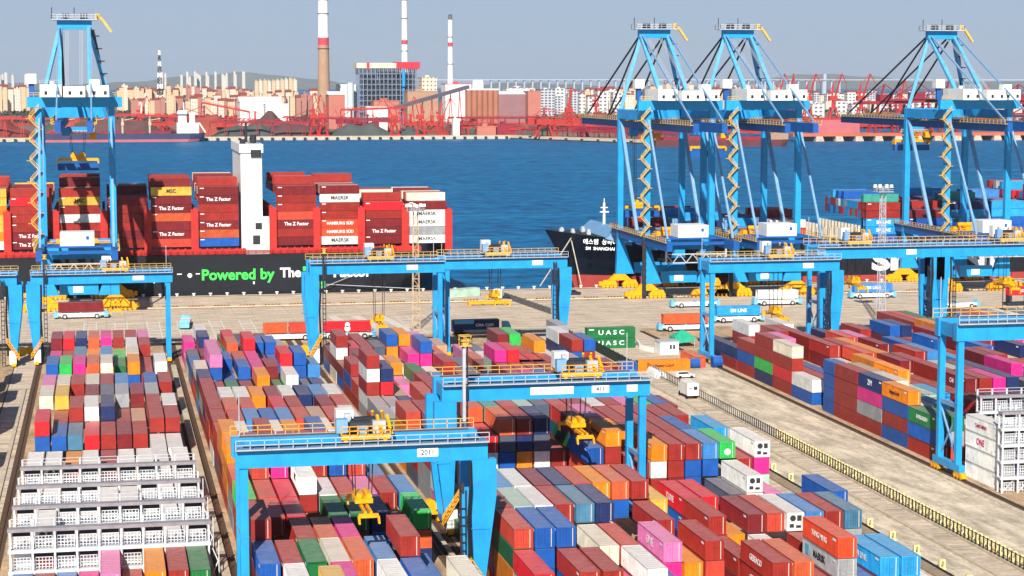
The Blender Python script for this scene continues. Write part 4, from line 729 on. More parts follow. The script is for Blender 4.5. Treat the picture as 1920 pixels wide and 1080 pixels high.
ore_pile(620, 745, 228, 2350, 60, ORE[2], 'dark grey-green ore ridge before the red stacker machinery'); ore_pile(745, 810, 224, 2345, 60, ORE[2], 'small grey ore mound between two portal cranes')
ore_pile(640, 730, 202, 2470, 100, ORE[0], 'red ore heap behind the stacker machinery'); ore_pile(838, 920, 209, 2500, 90, ORE[2], 'grey ore pile below the brown silos')
ore_pile(890, 955, 213, 2440, 60, ORE[3], 'green netted ore pile beside a red one'); ore_pile(900, 940, 205, 2520, 60, ORE[5], 'orange-red ore pile between the silos and a green one')
ore_pile(990, 1090, 216, 2450, 90, ORE[3], 'long green netted ore pile behind the curved ship loader'); ore_pile(1030, 1140, 200, 2560, 110, ORE[5], 'orange-red ore bank behind the solitary luffing crane'); ore_pile(955, 1010, 214, 2460, 60, ORE[2], 'grey ore pile between two green ones')
# long red conveyor galleries on trestles
def conveyor_line(u0, u1, v, y, label, m=None, drop=0.0):
    m = m or RED; a = Vector((px(u0, y), y, pz(v, y, u0))); c = Vector((px(u1, y), y, pz(v + drop, y, u1))); r_ = empty('belt_conveyor', (0, 0, 0), 0, label, 'conveyor', 'red belt conveyors of the ore yard'); b = MB(); b.bar(a, c, 3.4, 2.4); b.bar(a + Vector((0, -2, 2.2)), c + Vector((0, -2, 2.2)), .5); b.build('gallery', m, r_); b = MB(); k = max(3, int((c - a).length / 16))
    for i in range(k + 1):
        p = a.lerp(c, i / k); b.bar((p.x - 2, y, GZ), (p.x, y, p.z - 1.2), .8); b.bar((p.x + 2, y, GZ), (p.x, y, p.z - 1.2), .8)
    b.build('trestle_lattice', m, r_)
for u0, u1, v, y, dr, lb in ((395, 600, 229, 2345, 0, 'long red belt conveyor at the quay right of the bulk ship'), (380, 470, 192, 2620, 18, 'red belt conveyor descending before the cream apartments'), (150, 340, 214, 2440, 4, 'red belt conveyor behind the bulk ship hatches'), (-20, 140, 222, 2345, 0, 'red belt conveyor before the broad red pile'), (610, 735, 221, 2400, 6, 'red belt conveyor over the dark ridge by the stackers'), (640, 760, 206, 2460, -4, 'rising red belt conveyor behind the stacker machinery'), (840, 1000, 221, 2380, 0, 'red belt conveyor from the silos to the quay bend'), (950, 1180, 232, 2420, 4, 'red belt conveyor past the curved ship loader'), (1040, 1440, 228, 2500, 8, 'long red belt conveyor behind the first quay cranes'), (1150, 1480, 240, 2330, 10, 'lower red belt conveyor seen between quay crane legs'), (1480, 1930, 236, 2260, 0, 'red belt conveyor along the rust-coloured jetty'), (1500, 1920, 222, 2500, 3, 'red belt conveyor behind the dark red unloaders')): conveyor_line(u0, u1, v, y, lb, DRED if v % 2 else RED, dr)
# luffing portal cranes
def luffing_crane(u, y, h, lean, label, m=RED, name='luffing_crane', spread=1.0):
    root = empty(name, (px(u, y), y, GZ), 0, label, 'crane', 'red luffing cranes on the far shore'); k = h / 60.0
    b = MB()
    for sx in (-1, 1):
        for sy in (-1, 1): b.bar((sx * 6.4 * k, sy * 6 * k, 0), (sx * 2.6 * k, sy * 2.6 * k, 15 * k), 1.5 * k)
    b.box(-4 * k, -4 * k, 14.5 * k, 4 * k, 4 * k, 17 * k); b.box(-7.4 * k, -6.8 * k, .2, 7.4 * k, -5.2 * k, 2.4 * k); b.box(-7.4 * k, 5.2 * k, .2, 7.4 * k, 6.8 * k, 2.4 * k); b.build('portal', m, root)
    b = MB(); b.cyl((0, 0, 17 * k), (0, 0, 26 * k), 2.6 * k, 2.0 * k); b.box(-6 * k, -3 * k, 25 * k, 4.4 * k, 3 * k, 31 * k); b.build('slewing_house', m, root)
    L = lean; b = MB()
    for sy in (-1, 1): b.bar((L * 3.4 * k, sy * 1.8 * k, 29 * k), (L * 19 * k * spread, sy * .6 * k, 58 * k), 1.0 * k)
    for t in (.2, .4, .6, .8): b.bar((L * (3.4 + (19 * spread - 3.4) * t) * k, -1.6 * k, (29 + 29 * t) * k), (L * (3.4 + (19 * spread - 3.4) * t) * k, 1.6 * k, (29 + 29 * t) * k), .6 * k)
    b.bar((L * 19 * k * spread, 0, 58 * k), (L * 30 * k * spread, 0, 46 * k), .9 * k); b.build('jib', m, root)
    b = MB(); b.bar((-L * 3 * k, 0, 31 * k), (-L * 1 * k, 0, 45 * k), 1.6 * k); b.bar((-L * 1 * k, 0, 45 * k), (L * 19 * k * spread, 0, 58 * k), .7 * k); b.box(-L * 8 * k - 2 * k, -1.6 * k, 33 * k, -L * 8 * k + 2 * k, 1.6 * k, 37 * k); b.bar((-L * 8 * k, 0, 36 * k), (-L * 1 * k, 0, 45 * k), .7 * k); b.build('tie_frame', m, root)
    b = MB(); b.bar((L * 30 * k * spread, 0, 46 * k), (L * 30 * k * spread, 0, 20 * k), .25 * k); b.build('hoist_rope', DGREY, root)
luffing_crane(607, 2334, 52, -.62, 'tall red luffing crane in front of the beige chimney foot'); luffing_crane(741, 2334, 46, -.9, 'red luffing crane, first of two standing over a small grey mound')
luffing_crane(789, 2334, 48, -.5, 'red luffing crane, second of two standing over a small grey mound'); luffing_crane(828, 2340, 46, .75, 'red luffing crane leaning towards the brown silos'); luffing_crane(1067, 2500, 58, .12, 'slim red luffing crane with upright jib past the grey offices')
luffing_crane(1117, 3000, 58, .5, 'red luffing crane with bent jib beside a quay crane boom'); luffing_crane(266, 2480, 48, .5, 'red luffing crane behind the bulk ship masts'); luffing_crane(205, 2470, 40, -.5, 'red luffing crane half hidden by the near-end quay crane leg')
for u, lean, lb in ((1455, .5, 'red jetty crane behind the paired quay cranes back stay'), (1481, .15, 'red jetty crane with almost upright jib'), (1512, .55, 'red jetty crane nearest an almost upright one'), (1560, .55, 'red jetty crane in the middle of the bay'), (1612, .6, 'red jetty crane beside the dark red ship unloader')):
    luffing_crane(u, 3050, 78, lean, lb, RED)
# bulk ship
bs = empty('bulk_carrier', (0, 0, 0), 0, 'dark blue bulk carrier with white superstructure at the ore quay', 'ship'); ya = 2296
HB = mat('hull_navy', (58, 62, 96), 0.5, var=0.2, scale=0.05); xa, xb = px(60, ya), px(386, ya)
b = MB(); hull_part(b, [[(xa, 14), (xb - 18, 14), (xb - 6, 9), (xb - 3, 6)], [(xa, 14), (xb - 16, 14), (xb - 3, 10), (xb, 8)]], [-1.2, 5.4], ya); b.build('hull', HB, bs)
b = MB(); hull_part(b, [[(xa, 13.9), (xb - 22, 13.9), (xb - 10, 8), (xb - 8, 5)], [(xa, 14), (xb - 18, 14), (xb - 6, 9), (xb - 3.1, 6)]], [-6, -1.21], ya); b.build('antifouling', mat('antifouling_pink', (190, 104, 108), .7, var=.15, scale=.05), bs)
b = MB(); b.box(px(333, ya), ya - 11, 5.41, px(374, ya), ya + 11, 17); b.box(px(336, ya), ya - 10, 17.01, px(351, ya), ya + 10, 31); b.box(px(357, ya), ya - 6, 17.01, px(367, ya), ya + 6, 28); b.box(px(334, ya), ya - 13, 27, px(352, ya), ya + 13, 29.6); su = b.build('superstructure', WHITE, bs)
b = MB(); b.cyl((px(347, ya), ya, 31), (px(347, ya), ya, 40), .7); b.build('mast', WHITE, su); b = MB(); b.bar((px(374, ya), ya - 9, 17), (px(386, ya), ya - 6, 6), 1.8); b.build('free_fall_slip', WHITE, su)
for u in (122, 178, 232, 283): b = MB(); b.cyl((px(u, ya), ya, 5.4), (px(u, ya), ya, 22), 1.2); b.bar((px(u, ya), ya, 20), (px(u, ya) + 12, ya, 22), .8); b.box(px(u, ya) - 1.6, ya - 1.6, 14, px(u, ya) + 1.6, ya + 1.6, 18); b.build('deck_crane', CONC, bs)
for i in range(5): xx = px(96 + i * 47, ya); b = MB(); b.box(xx, ya - 9, 5.41, xx + 22, ya + 9, 7.6); b.build('hatch_cover', DRED, bs)
# chimneys
def chimney(u, y, vb, h, r0, r1, bands, label):
    root = empty('chimney', (px(u, y), y, GZ), 0, label, 'chimney')
    def rad(z): return r0 + (r1 - r0) * (z / h) ** .8
    z = 0
    for top, m, nm in bands: b = MB(); b.cyl((0, 0, z), (0, 0, top), rad(z), rad(top), 24); b.build(nm, m, root); z = top + .001
    b = MB()
    for zz in (h * .55, h * .8): b.cyl((0, 0, zz), (0, 0, zz + .8), rad(zz) + .9, rad(zz) + .9, 24)
    b.cyl((0, 0, h - 1), (0, 0, h + 1.5), r1 * .8, r1 * .8, 20); b.build('gallery', DGREY, root)
SW = mat('stack_white', (242, 240, 236), .6, var=.05, scale=.02); SR = mat('stack_red', (204, 70, 84), .6, var=.1, scale=.02)
yA = 2900; chimney(609, yA, 178, 200, 9.4, 7.0, [(pz(86, yA) - GZ, BEIGE, 'shaft'), (pz(72, yA) - GZ, SR, 'red_band'), (pz(4, yA) - GZ, SW, 'white_band'), (200, SR, 'red_band')], 'thick chimney, beige below and white above a red band')
yB = 3100; chimney(760, yB, 115, 200, 6.0, 4.0, [(pz(84, yB) - GZ, SW, 'white_band'), (pz(76, yB) - GZ, SR, 'red_band'), (pz(3, yB) - GZ, SW, 'white_band'), (200, SR, 'red_band')], 'slim white chimney rising behind the power station frame')
yC = 3000; chimney(845, yC, 150, pz(30, yC) - GZ, 5.2, 3.2, [(pz(88, yC) - GZ, SW, 'white_band'), (pz(80, yC) - GZ, SR, 'red_band'), (pz(38, yC) - GZ, SW, 'white_band'), (pz(30, yC) - GZ, mat('stack_grey', (110, 112, 120), .7), 'cap')], 'slim white chimney with grey cap beside the silos')
# power station
yp = 2950; ps = empty('power_station', (px(730, yp), yp, GZ), 0, 'power station with open boiler frame and red roof corner', 'power station'); W = lambda u: px(u, yp) - px(730, yp); Hh = lambda v: pz(v, yp, 730) - GZ
PF = mat('boiler_frame_steel', (120, 134, 158), .6, var=.2, scale=.05); b = MB()
for i in range(15):
    xx = W(675) + (W(782) - W(675)) * i / 14
    for yy in (0, 18, 36): b.bar((xx, yy, 0), (xx, yy, Hh(128)), 1.3)
for j in range(11):
    zz = 3 + (Hh(128) - 3) * j / 10
    for yy in (0, 18, 36): b.bar((W(674), yy, zz), (W(783), yy, zz), 1.1)
b.build('boiler_frame', PF, ps)
b = MB(); b.box(W(684), 6, 4, W(708), 34, Hh(140)); b.box(W(716), 5, 4, W(744), 34, Hh(134)); b.box(W(752), 6, 4, W(778), 34, Hh(136))
for i in range(5): b.box(W(686 + i * 19), 2.5, 12 + i * 3, W(692 + i * 19), 6, Hh(150))
b.build('boiler', DGREY, ps)
b = MB(); b.box(W(670), -2, Hh(128), W(744), 38, Hh(118)); b.build('roof_gallery', mat('gallery_cream', (224, 206, 186), .7, var=.15, scale=.05), ps)
b = MB(); b.box(W(744), -3, Hh(129), W(788), 40, Hh(116)); b.box(W(689), -2.4, Hh(130), W(694), -2.01, Hh(117)); b.build('red_roof', mat('roof_red', (204, 48, 62), .6, var=.15, scale=.05), ps)
b = MB(); b.cyl((W(757), -6.5, Hh(162)), (W(757), -6.5, Hh(129)), 2.6, n=14); b.box(W(755), -5, 0, W(759), -3.2, Hh(162)); b.build('stair_tower', BLUE, ps)
b = MB(); b.box(W(640), 30, 0, W(674), 60, Hh(158)); b.cyl((W(660), 8, 0), (W(660), 8, Hh(155)), 5); b.build('annex', mat('annex_pale', (200, 214, 214), .7, var=.15, scale=.05), ps)
def block(name, u0, u1, vt, y, depth, m, label, cat, group=None, roof=None):
    xa, xb = px(u0, y), px(u1, y); h = pz(vt, y, (u0 + u1) / 2) - GZ; root = empty(name, ((xa + xb) / 2, y, GZ), 0, label, cat, group); w2 = (xb - xa) / 2
    b = MB(); b.box(-w2, 0, 0, w2, depth, h); b.build('wall', m, root)
    b = MB()
    if roof == 'pitch': b.prism([(-w2 - .8, -.8, h + .01), (-w2 - .8, depth + .8, h + .01), (-w2 - .8, depth / 2, h + depth * .22)], (2 * w2 + 1.6, 0, 0)); b.build('roof', ROOFR, root)
    elif roof == 'low': b.prism([(-w2 - .8, -.8, h + .01), (-w2 - .8, depth + .8, h + .01), (-w2 - .8, depth / 2, h + depth * .12)], (2 * w2 + 1.6, 0, 0)); b.build('roof', WHITE, root)
    else: b.box(-w2 - .4, -.4, h + .01, w2 + .4, depth + .4, h + 1.0); b.box(-w2 * .4, depth * .3, h + 1.01, w2 * .1, depth * .6, h + 4); b.build('roof', m if roof is None else roof, root)
    return root
block('turbine_hall', 765, 822, 172, 2860, 40, BEIGE, 'beige hall at the foot of the power station', 'hall'); block('coal_store', 618, 648, 178, 2700, 40, ROSE, 'rose-coloured store left of the power station frame', 'store', roof='low'); block('coal_store', 702, 750, 190, 2620, 30, ROSE, 'long rose store behind the paired luffing cranes', 'store')
block('pump_house', 690, 728, 203, 2480, 20, WHITE, 'low white house behind the red stacker machinery', 'house', roof='low'); block('warehouse', 452, 530, 191, 2900, 60, WHITE, 'long white warehouse behind conical ore piles', 'warehouse', roof='low'); block('warehouse', 500, 543, 196, 2760, 40, WHITE, 'short white warehouse overlapping a longer one', 'warehouse')
block('boiler_house', 836, 884, 158, 2990, 40, WHITE, 'white boiler house at the foot of the grey-capped chimney', 'building', roof=SR); block('process_plant', 792, 820, 146, 3050, 40, facade('plant_cream', (226, 210, 190), (130, 120, 118), 6, 6, .3), 'cream process plant between power station and slim chimney', 'plant')
b = MB(); root = empty('silo_battery', (px(903, 2750), 2750, GZ), 0, 'row of brown cylindrical silos joined in one block', 'silos')
for i in range(6):
    xx = -17.5 + i * 7.6; hh = pz(169, 2750, 903) - GZ
    c_ = MB(); c_.cyl((xx, 0, 0), (xx, 0, hh), 4.0, n=16); c_.cyl((xx, 9, 0), (xx, 9, hh), 4.0, n=16); c_.build('silo', mat('silo_brown', (172, 112, 88), .8, var=.2, scale=.05), root)
b.box(-22, -3, hh + .01, 24, 12, hh + 2); b.box(-12, 0, hh + 2.01, 2, 8, hh + 14); b.build('head_house', WHITE, root)
cv = empty('conveyor_gallery', (0, 0, 0), 0, 'sloping covered conveyor climbing to the silos', 'conveyor'); ycv = 2560; p0 = (px(742, ycv), ycv, pz(202, ycv, 742)); p1 = (px(878, ycv + 120), ycv + 120, pz(163, ycv + 120, 878))
b = MB(); b.bar(p0, p1, 5, 4.6); b.build('gallery', mat('gallery_grey', (128, 116, 126), .6, var=.15, scale=.05), cv)
for i in range(7):
    t = .1 + i * .13; q = [p0[k] + (p1[k] - p0[k]) * t for k in range(3)]; c_ = MB(); c_.bar((q[0] - 3, q[1], GZ), (q[0], q[1], q[2] - 2.4), 1.0); c_.bar((q[0] + 3, q[1], GZ), (q[0], q[1], q[2] - 2.4), 1.0); c_.build('trestle', RED, cv)
# stackers and ship loaders: red lattice machinery
def stacker(u, y, L, h, label, m=DRED, dirn=1, name='ore_stacker'):
    root = empty(name, (px(u, y), y, GZ), 0, label, 'ore stacker', 'ore handling machines'); b = MB()
    for sx in (-1, 1):
        for sy in (-1, 1): b.bar((sx * h * .28, sy * 5, 0), (sx * h * .12, sy * 3, h * .5), 1.6)
    b.box(-h * .3, -6, h * .42, h * .3, 6, h * .58); b.build('undercarriage', m, root)
    b = MB(); b.bar((0, 0, h * .5), (0, 0, h), 2.2); b.bar((0, 0, h), (dirn * L * .8, 0, h * .62), .7); b.bar((0, 0, h), (-dirn * L * .35, 0, h * .6), .7); b.build('mast', m, root)
    b = MB(); a, c = sorted((-dirn * L * .35, dirn * L))
    for sy in (-2, 2): b.bar((a, sy, h * .62), (c, sy, h * .52), .9); b.bar((a, sy, h * .7), (c, sy, h * .6), .7)
    n = int((c - a) / 5)
    for i in range(n): t = i / n; t2 = (i + 1) / n; b.bar((a + (c - a) * t, 0, h * (.62 - .1 * t)), (a + (c - a) * t2, 0, h * (.7 - .1 * t2)), .7)
    b.build('boom', m, root); b = MB(); xx = -dirn * L * .32; b.box(xx - 4, -4, h * .42, xx + 4, 4, h * .66); b.build('counterweight', m, root)
stacker(660, 2420, 46, 30, 'dark red ore stacker behind a dark ridge', DRED, 1); stacker(540, 2400, 40, 22, 'red ore stacker on rails by the brown ridge', RED, -1); stacker(430, 2430, 34, 22, 'red ore stacker behind the bulk ship stern', RED, 1); stacker(385, 2520, 40, 34, 'pinkish red ore stacker before the cream apartments', DRED, -1)
stacker(690, 2400, 30, 24, 'second dark red ore stacker beside the pump house', DRED, -1); stacker(300, 2420, 44, 26, 'red ore stacker behind the bulk ship mid masts', RED, -1); stacker(140, 2500, 40, 30, 'red ore stacker seen through the near-end quay crane', DRED, 1); stacker(870, 2400, 40, 18, 'low red ore stacker before the green netted pile', RED, 1)
stacker(1020, 2262, 50, 34, 'red curved ship loader at the bend of the ore quay', RED, 1, 'ship_loader'); stacker(1095, 2240, 50, 16, 'low red quay conveyor reclaimer past the ship loader', DRED, 1); stacker(960, 2350, 60, 14, 'low red conveyor machine before green netting', RED, -1)
b = MB()
for i in range(3): b.bar((486 + i * 9, 2318, 7 + 2 * i), (612 + i * 9, 2072, 7 + 2 * i), 2.4, 1.8)
for i in range(16): t = i / 15; b.bar((486 + 126 * t, 2318 - 246 * t, GZ), (486 + 126 * t, 2318 - 246 * t, 7), 1.2); b.bar((504 + 126 * t, 2318 - 246 * t, GZ), (504 + 126 * t, 2318 - 246 * t, 11), 1.2)
tag(b.build('quay_conveyor', DRED), 'long red conveyor trestle running along the ore quay to the quay cranes', 'conveyor')
block('red_shed', 930, 968, 234, 2345, 20, DRED, 'bright red shed at the quay bend', 'shed'); block('ore_shed', 895, 932, 238, 2345, 16, ROSE, 'low rose shed beside the bright red one', 'shed')
block('white_tower', 850, 862, 224, 2340, 10, WHITE, 'small white tower on the ore quay beside a luffing crane', 'tower')
for u0, u1, vt, y, dp, k, lb in ((555, 625, 210, 2600, 60, 5, 'rust-coloured ore heap behind the red quay machinery'), (640, 735, 214, 2390, 40, 0, 'brick-red ore ridge just behind the dark ridge'), (800, 860, 214, 2420, 60, 0, 'brick-red ore heap by the leaning luffing crane'), (1090, 1200, 205, 2700, 120, 0, 'brick-red ore bank behind the first quay crane boom'), (1180, 1330, 208, 2640, 120, 5, 'rust-coloured ore bank seen through the first quay crane'), (1300, 1480, 210, 2600, 120, 0, 'brick-red ore bank seen through the paired quay cranes'), (80, 200, 214, 2440, 60, 5, 'rust-coloured ore ridge between the near-end quay crane legs'), (270, 345, 214, 2430, 70, 0, 'brick-red ore ridge behind the ship masts')): ore_pile(u0, u1, vt, y, dp, ORE[k], lb)
# right-hand jetty
yj = 2150; jt = MB(); jt.box(px(1486, yj), yj, 1.5, px(2100, yj), yj + 46, 5.0); jo = structure(jt.build('jetty', mat('jetty_deck', (196, 108, 84), .85, var=.2, scale=.05)))
for i in range(18): xx = px(1528 + i * 37, yj); c_ = MB(); c_.prism([(xx, yj - 1, -6), (xx + 11, yj - 1, -6), (xx + 8, yj - 1, 1.48), (xx + .5, yj - 1, 1.48)], (0, 44, 0)); tag(c_.build('jetty_pier', CONC), 'concrete pier carrying the rust-coloured jetty deck', 'pier', 'jetty piers')
wl = MB(); wl.box(px(1525, yj), yj + 8, 5.01, px(1615, yj), yj + 22, 20); tag(wl.build('conveyor_housing', mat('housing_rose', (190, 104, 108), .7, var=.15, scale=.05)), 'long rose-red conveyor housing on the jetty', 'conveyor')
def unloader(u, label, k=1.0):
    root = empty('ship_unloader', (px(u, yj + 20), yj + 20, 5.0), 0, label, 'ship unloader', 'dark red ship unloaders on the jetty'); b = MB()
    for sx in (-1, 1):
        for sy in (-1, 1): b.bar((sx * 15 * k, sy * 10, 0), (sx * 11 * k, sy * 8, 34 * k), 2.4)
    for zz in (10, 22): b.bar((-14 * k, -10, zz * k), (14 * k, -10, zz * k), 1.8); b.bar((-14 * k, 10, zz * k), (14 * k, 10, zz * k), 1.8); b.bar((-14 * k, -10, zz * k), (12 * k, -9, (zz + 12) * k), 1.2)
    b.build('portal', DRED, root); b = MB(); b.box(-30 * k, -5, 34 * k, 34 * k, 5, 38 * k); b.bar((-6 * k, 0, 38 * k), (0, 0, 58 * k), 2.0); b.bar((0, 0, 58 * k), (30 * k, 0, 39 * k), .9); b.bar((0, 0, 58 * k), (-28 * k, 0, 39 * k), .9); b.build('boom', DRED, root)
    b = MB(); b.box(-8 * k, -7, 38.01 * k, 8 * k, 7, 46 * k); b.build('machine_house', DRED, root); b = MB(); b.prism([(-8 * k, -6, 22 * k), (8 * k, -6, 22 * k), (3 * k, -6, 12 * k), (-3 * k, -6, 12 * k)], (0, 12, 0)); b.build('hopper', GREY, root)
unloader(1655, 'dark red ship unloader beside the last jetty crane', .95); unloader(1715, 'dark red ship unloader between two others'); unloader(1775, 'dark red ship unloader behind the lone quay crane post', 1.02); unloader(1905, 'dark red ship unloader at the frame edge', .95)
for u, y, h, ln, lb in ((590, 2340, 50, .5, 'red luffing crane leaning across the tall one by the beige chimney'), (640, 2450, 30, -.7, 'squat red luffing crane behind the stacker machinery'), (1040, 2260, 34, -.8, 'red luffing crane with low jib beside the curved ship loader'), (1400, 2900, 56, .4, 'red luffing crane glimpsed between the paired quay cranes'), (1345, 2800, 56, -.3, 'red luffing crane behind the first of the paired quay cranes'), (1685, 3000, 70, .3, 'red jetty crane behind the dark red unloaders'), (1840, 2900, 60, .4, 'red jetty crane beyond the lone quay crane')): luffing_crane(u, y, h, ln, lb)
for u, y, L, h, d, lb in ((25, 2460, 40, 22, 1, 'red ore stacker behind the broad brick-red pile'), (345, 2600, 46, 30, 1, 'red ore stacker among the heaps behind the white superstructure'), (480, 2560, 44, 26, -1, 'red ore stacker before the cluster of pale towers'), (590, 2500, 40, 30, -1, 'dark red ore stacker behind the tall luffing crane'), (720, 2520, 36, 26, 1, 'dark red ore stacker beside the pump house roof'), (770, 2420, 40, 24, -1, 'red ore stacker between the paired luffing cranes'), (810, 2450, 36, 22, 1, 'red ore stacker under the sloping conveyor'), (925, 2420, 40, 20, -1, 'red ore stacker in front of the brown silos'), (1150, 2450, 60, 30, -1, 'red ore stacker behind the first quay crane boom'), (1230, 2400, 60, 30, 1, 'red ore stacker seen through the first quay crane'), (1300, 2400, 60, 26, -1, 'dark red ore stacker seen through the quay crane legs'), (1420, 2350, 60, 34, 1, 'dark red ore stacker by the jetty root')):
    stacker(u, y, L, h, lb, RED if h < 28 else DRED, d)
bg_ = empty('cargo_ship', (0, 0, 0), 0, 'low cargo ship with buff stern lying past the paired quay cranes', 'ship'); yq = 2010; xa, xb = px(1225, yq), px(1474, yq)
b = MB(); hull_part(b, [[(xa, 9), (xb - 10, 9), (xb - 3, 5)], [(xa, 9), (xb - 8, 9), (xb, 6)]], [-5, 3.0], yq); b.build('hull', mat('hull_brown', (104, 52, 56), .6, var=.2, scale=.05), bg_); b = MB(); b.box(px(1440, yq), yq - 8, 3.01, px(1472, yq), yq + 8, 10); b.box(px(1446, yq), yq - 6, 10.01, px(1462, yq), yq + 6, 15); b.build('superstructure', BEIGE, bg_); b = MB(); b.box(px(1240, yq), yq - 7, 3.01, px(1425, yq), yq + 7, 6); b.build('hatch_cover', DRED, bg_)
# striped lattice mast
yt = 4300; hh = pz(93, yt, 303) - GZ; mt = empty('lattice_tower', (px(303, yt), yt, GZ), 0, 'tall lattice tower banded white and grey', 'tower'); 
for i in range(11):
    za, zb = hh * i / 11, hh * (i + 1) / 11; ra, rb = 7 * (1 - i / 13), 7 * (1 - (i + 1) / 13); b = MB()
    for sx in (-1, 1):
        for sy in (-1, 1): b.bar((sx * ra, sy * ra, za), (sx * rb, sy * rb, zb), 1.6); 
        b.bar((sx * ra, -ra, za), (-sx * rb, -rb, zb), 1.3); b.bar((-ra, -ra, zb - .5), (ra, -ra, zb - .5), 1.2)
    b.build('tower_section', SW if i % 2 == 0 else DGREY, mt)
# town
T = 'apartment blocks and houses of the far town'; r = random.Random(5)
LB = ['cream apartment block in the far town', 'ivory apartment block in the far town', 'rose apartment block in the far town', 'grey office block in the far town', 'white office block in the far town']
def town(u0, u1, n, y0, y1, v0, v1, w0, w1, kinds):
    for i in range(n):
        u = u0 + (u1 - u0) * (i + r.uniform(.1, .9)) / n; y = r.uniform(y0, y1); k = r.choice(kinds); wd = r.uniform(w0, w1)
        block('apartment_block' if k < 3 else 'office_block', u - wd / 2, u + wd / 2, r.uniform(v0, v1), y, r.uniform(14, 24), APT[k], LB[k], 'building', T, r.choice([None, 'pitch', 'pitch', ROOFR]))
town(-20, 60, 10, 3900, 4400, 161, 171, 7, 14, [0, 0, 1]); town(225, 400, 32, 3900, 4600, 160, 173, 6, 13, [0, 0, 1, 0, 2]); town(250, 480, 30, 3300, 3800, 178, 191, 7, 16, [0, 1, 2, 4, 1]); town(395, 480, 14, 3900, 4500, 166, 175, 5, 12, [0, 1, 2])
for i in range(10): block('apartment_block', 480 + i * 8, 487 + i * 8, 153 - (i % 3) - (3 if i > 5 else 0), 4300 + (i % 2) * 60, 20, APT[i % 2], 'tall pale tower in the close cluster of the far town', 'building', 'tall tower cluster')
town(480, 600, 18, 3500, 3900, 170, 184, 7, 14, [0, 1, 2]); town(1020, 1200, 32, 3700, 4700, 165, 182, 8, 20, [1, 0, 4, 4, 3]); town(1180, 1460, 34, 3900, 5000, 156, 178, 8, 18, [1, 1, 0, 4]); town(1470, 1930, 36, 4300, 5100, 169, 179, 8, 24, [1, 4, 3, 4]); town(1500, 1930, 18, 3300, 4200, 184, 196, 14, 34, [1, 4, 4]); town(930, 1020, 6, 3300, 3900, 172, 184, 14, 24, [4, 2, 1])
block('office_block', 950, 1003, 166, 3400, 40, APT[4], 'white office block with rows of dark windows by the silos', 'building'); block('office_block', 1014, 1040, 168, 3600, 40, APT[3], 'grey office block with dark bands past the white offices', 'building'); block('office_block', 990, 1014, 172, 3300, 30, ROSE, 'plain rose block in front of the grey offices', 'building')
block('storage_shed', 930, 985, 177, 2950, 40, mat('shed_mauve', (150, 110, 112), .8, var=.15, scale=.05), 'mauve storage shed right of the silos', 'shed', roof='low')
# belt of trees before the town
b = MB(); r2 = random.Random(3)
for i in range(900):
    u = r2.uniform(-20, 620) if i % 3 else r2.uniform(940, 1920); y = r2.uniform(3050, 3350) if i % 2 else r2.uniform(3800, 3900); x = px(u, y); rr = r2.uniform(2.5, 6); z = GZ + r2.uniform(1, 5)
    for k in range(5):
        c_ = Vector((x + r2.gauss(0, rr * .5), y + r2.gauss(0, rr * .5), z + r2.gauss(0, rr * .4))); a = Vector((r2.gauss(0, 1), r2.gauss(0, 1), r2.gauss(0, 1))).normalized() * rr * .6; q = a.orthogonal().normalized() * rr * .6; b.add([c_ - a - q, c_ + a - q, c_ + a + q, c_ - a + q], [(0, 1, 2, 3)])
tag(b.build('tree_belt', TREEM), 'dark belt of distant trees before the far town', 'trees', kind='stuff')
# sea bridge and far hills
br = empty('sea_bridge', (0, 0, 0), 0, 'long low bridge on many piers crossing the far bay', 'bridge'); yb_ = 9500; b = MB(); z0 = pz(150.5, yb_, 1300); b.box(px(700, yb_), yb_, z0, px(2000, yb_), yb_ + 30, z0 + 4.5); b.build('deck', GREY, br)
for i in range(44): xx = px(905 + i * 15.5, yb_); b = MB(); b.box(xx, yb_ + 8, -8, xx + 7, yb_ + 24, z0 - .01); b.build('pier', GREY, br)
b = MB(); xx = px(1542, yb_); b.box(xx, yb_ + 5, -8, xx + 14, yb_ + 25, z0 + 32); b.build('pylon', GREY, br)
HILL = mat('hill_ground', (112, 122, 122), .95, var=.2, scale=.002); b = MB(); r3 = random.Random(11); vs = []; n = 160
for i in range(n):
    x = -6000 + 18000 * i / (n - 1); h = 46 + 40 * math.sin(i * .13) + 34 * math.sin(i * .31 + 1) + r3.uniform(-9, 9); h = max(6, h)
    vs += [(x, 15000, -6), (x, 15600, h), (x, 17000, -6)]
b.add(vs, [(3 * i + k, 3 * i + 3 + k, 3 * i + 4 + k, 3 * i + 1 + k) for i in range(n - 1) for k in (0, 1)]); structure(b.build('hills', HILL))
for i in range(26): u = r3.choice([r3.uniform(-10, 70), r3.uniform(300, 470), r3.uniform(300, 470)]); y = 9000 + r3.uniform(0, 1500); block('tower_block', u - 2, u + r3.uniform(1, 4), r3.uniform(134, 144), y, 30, APT[1], 'pale tower block in the hazy city past the bay', 'building', 'towers of the hazy city')
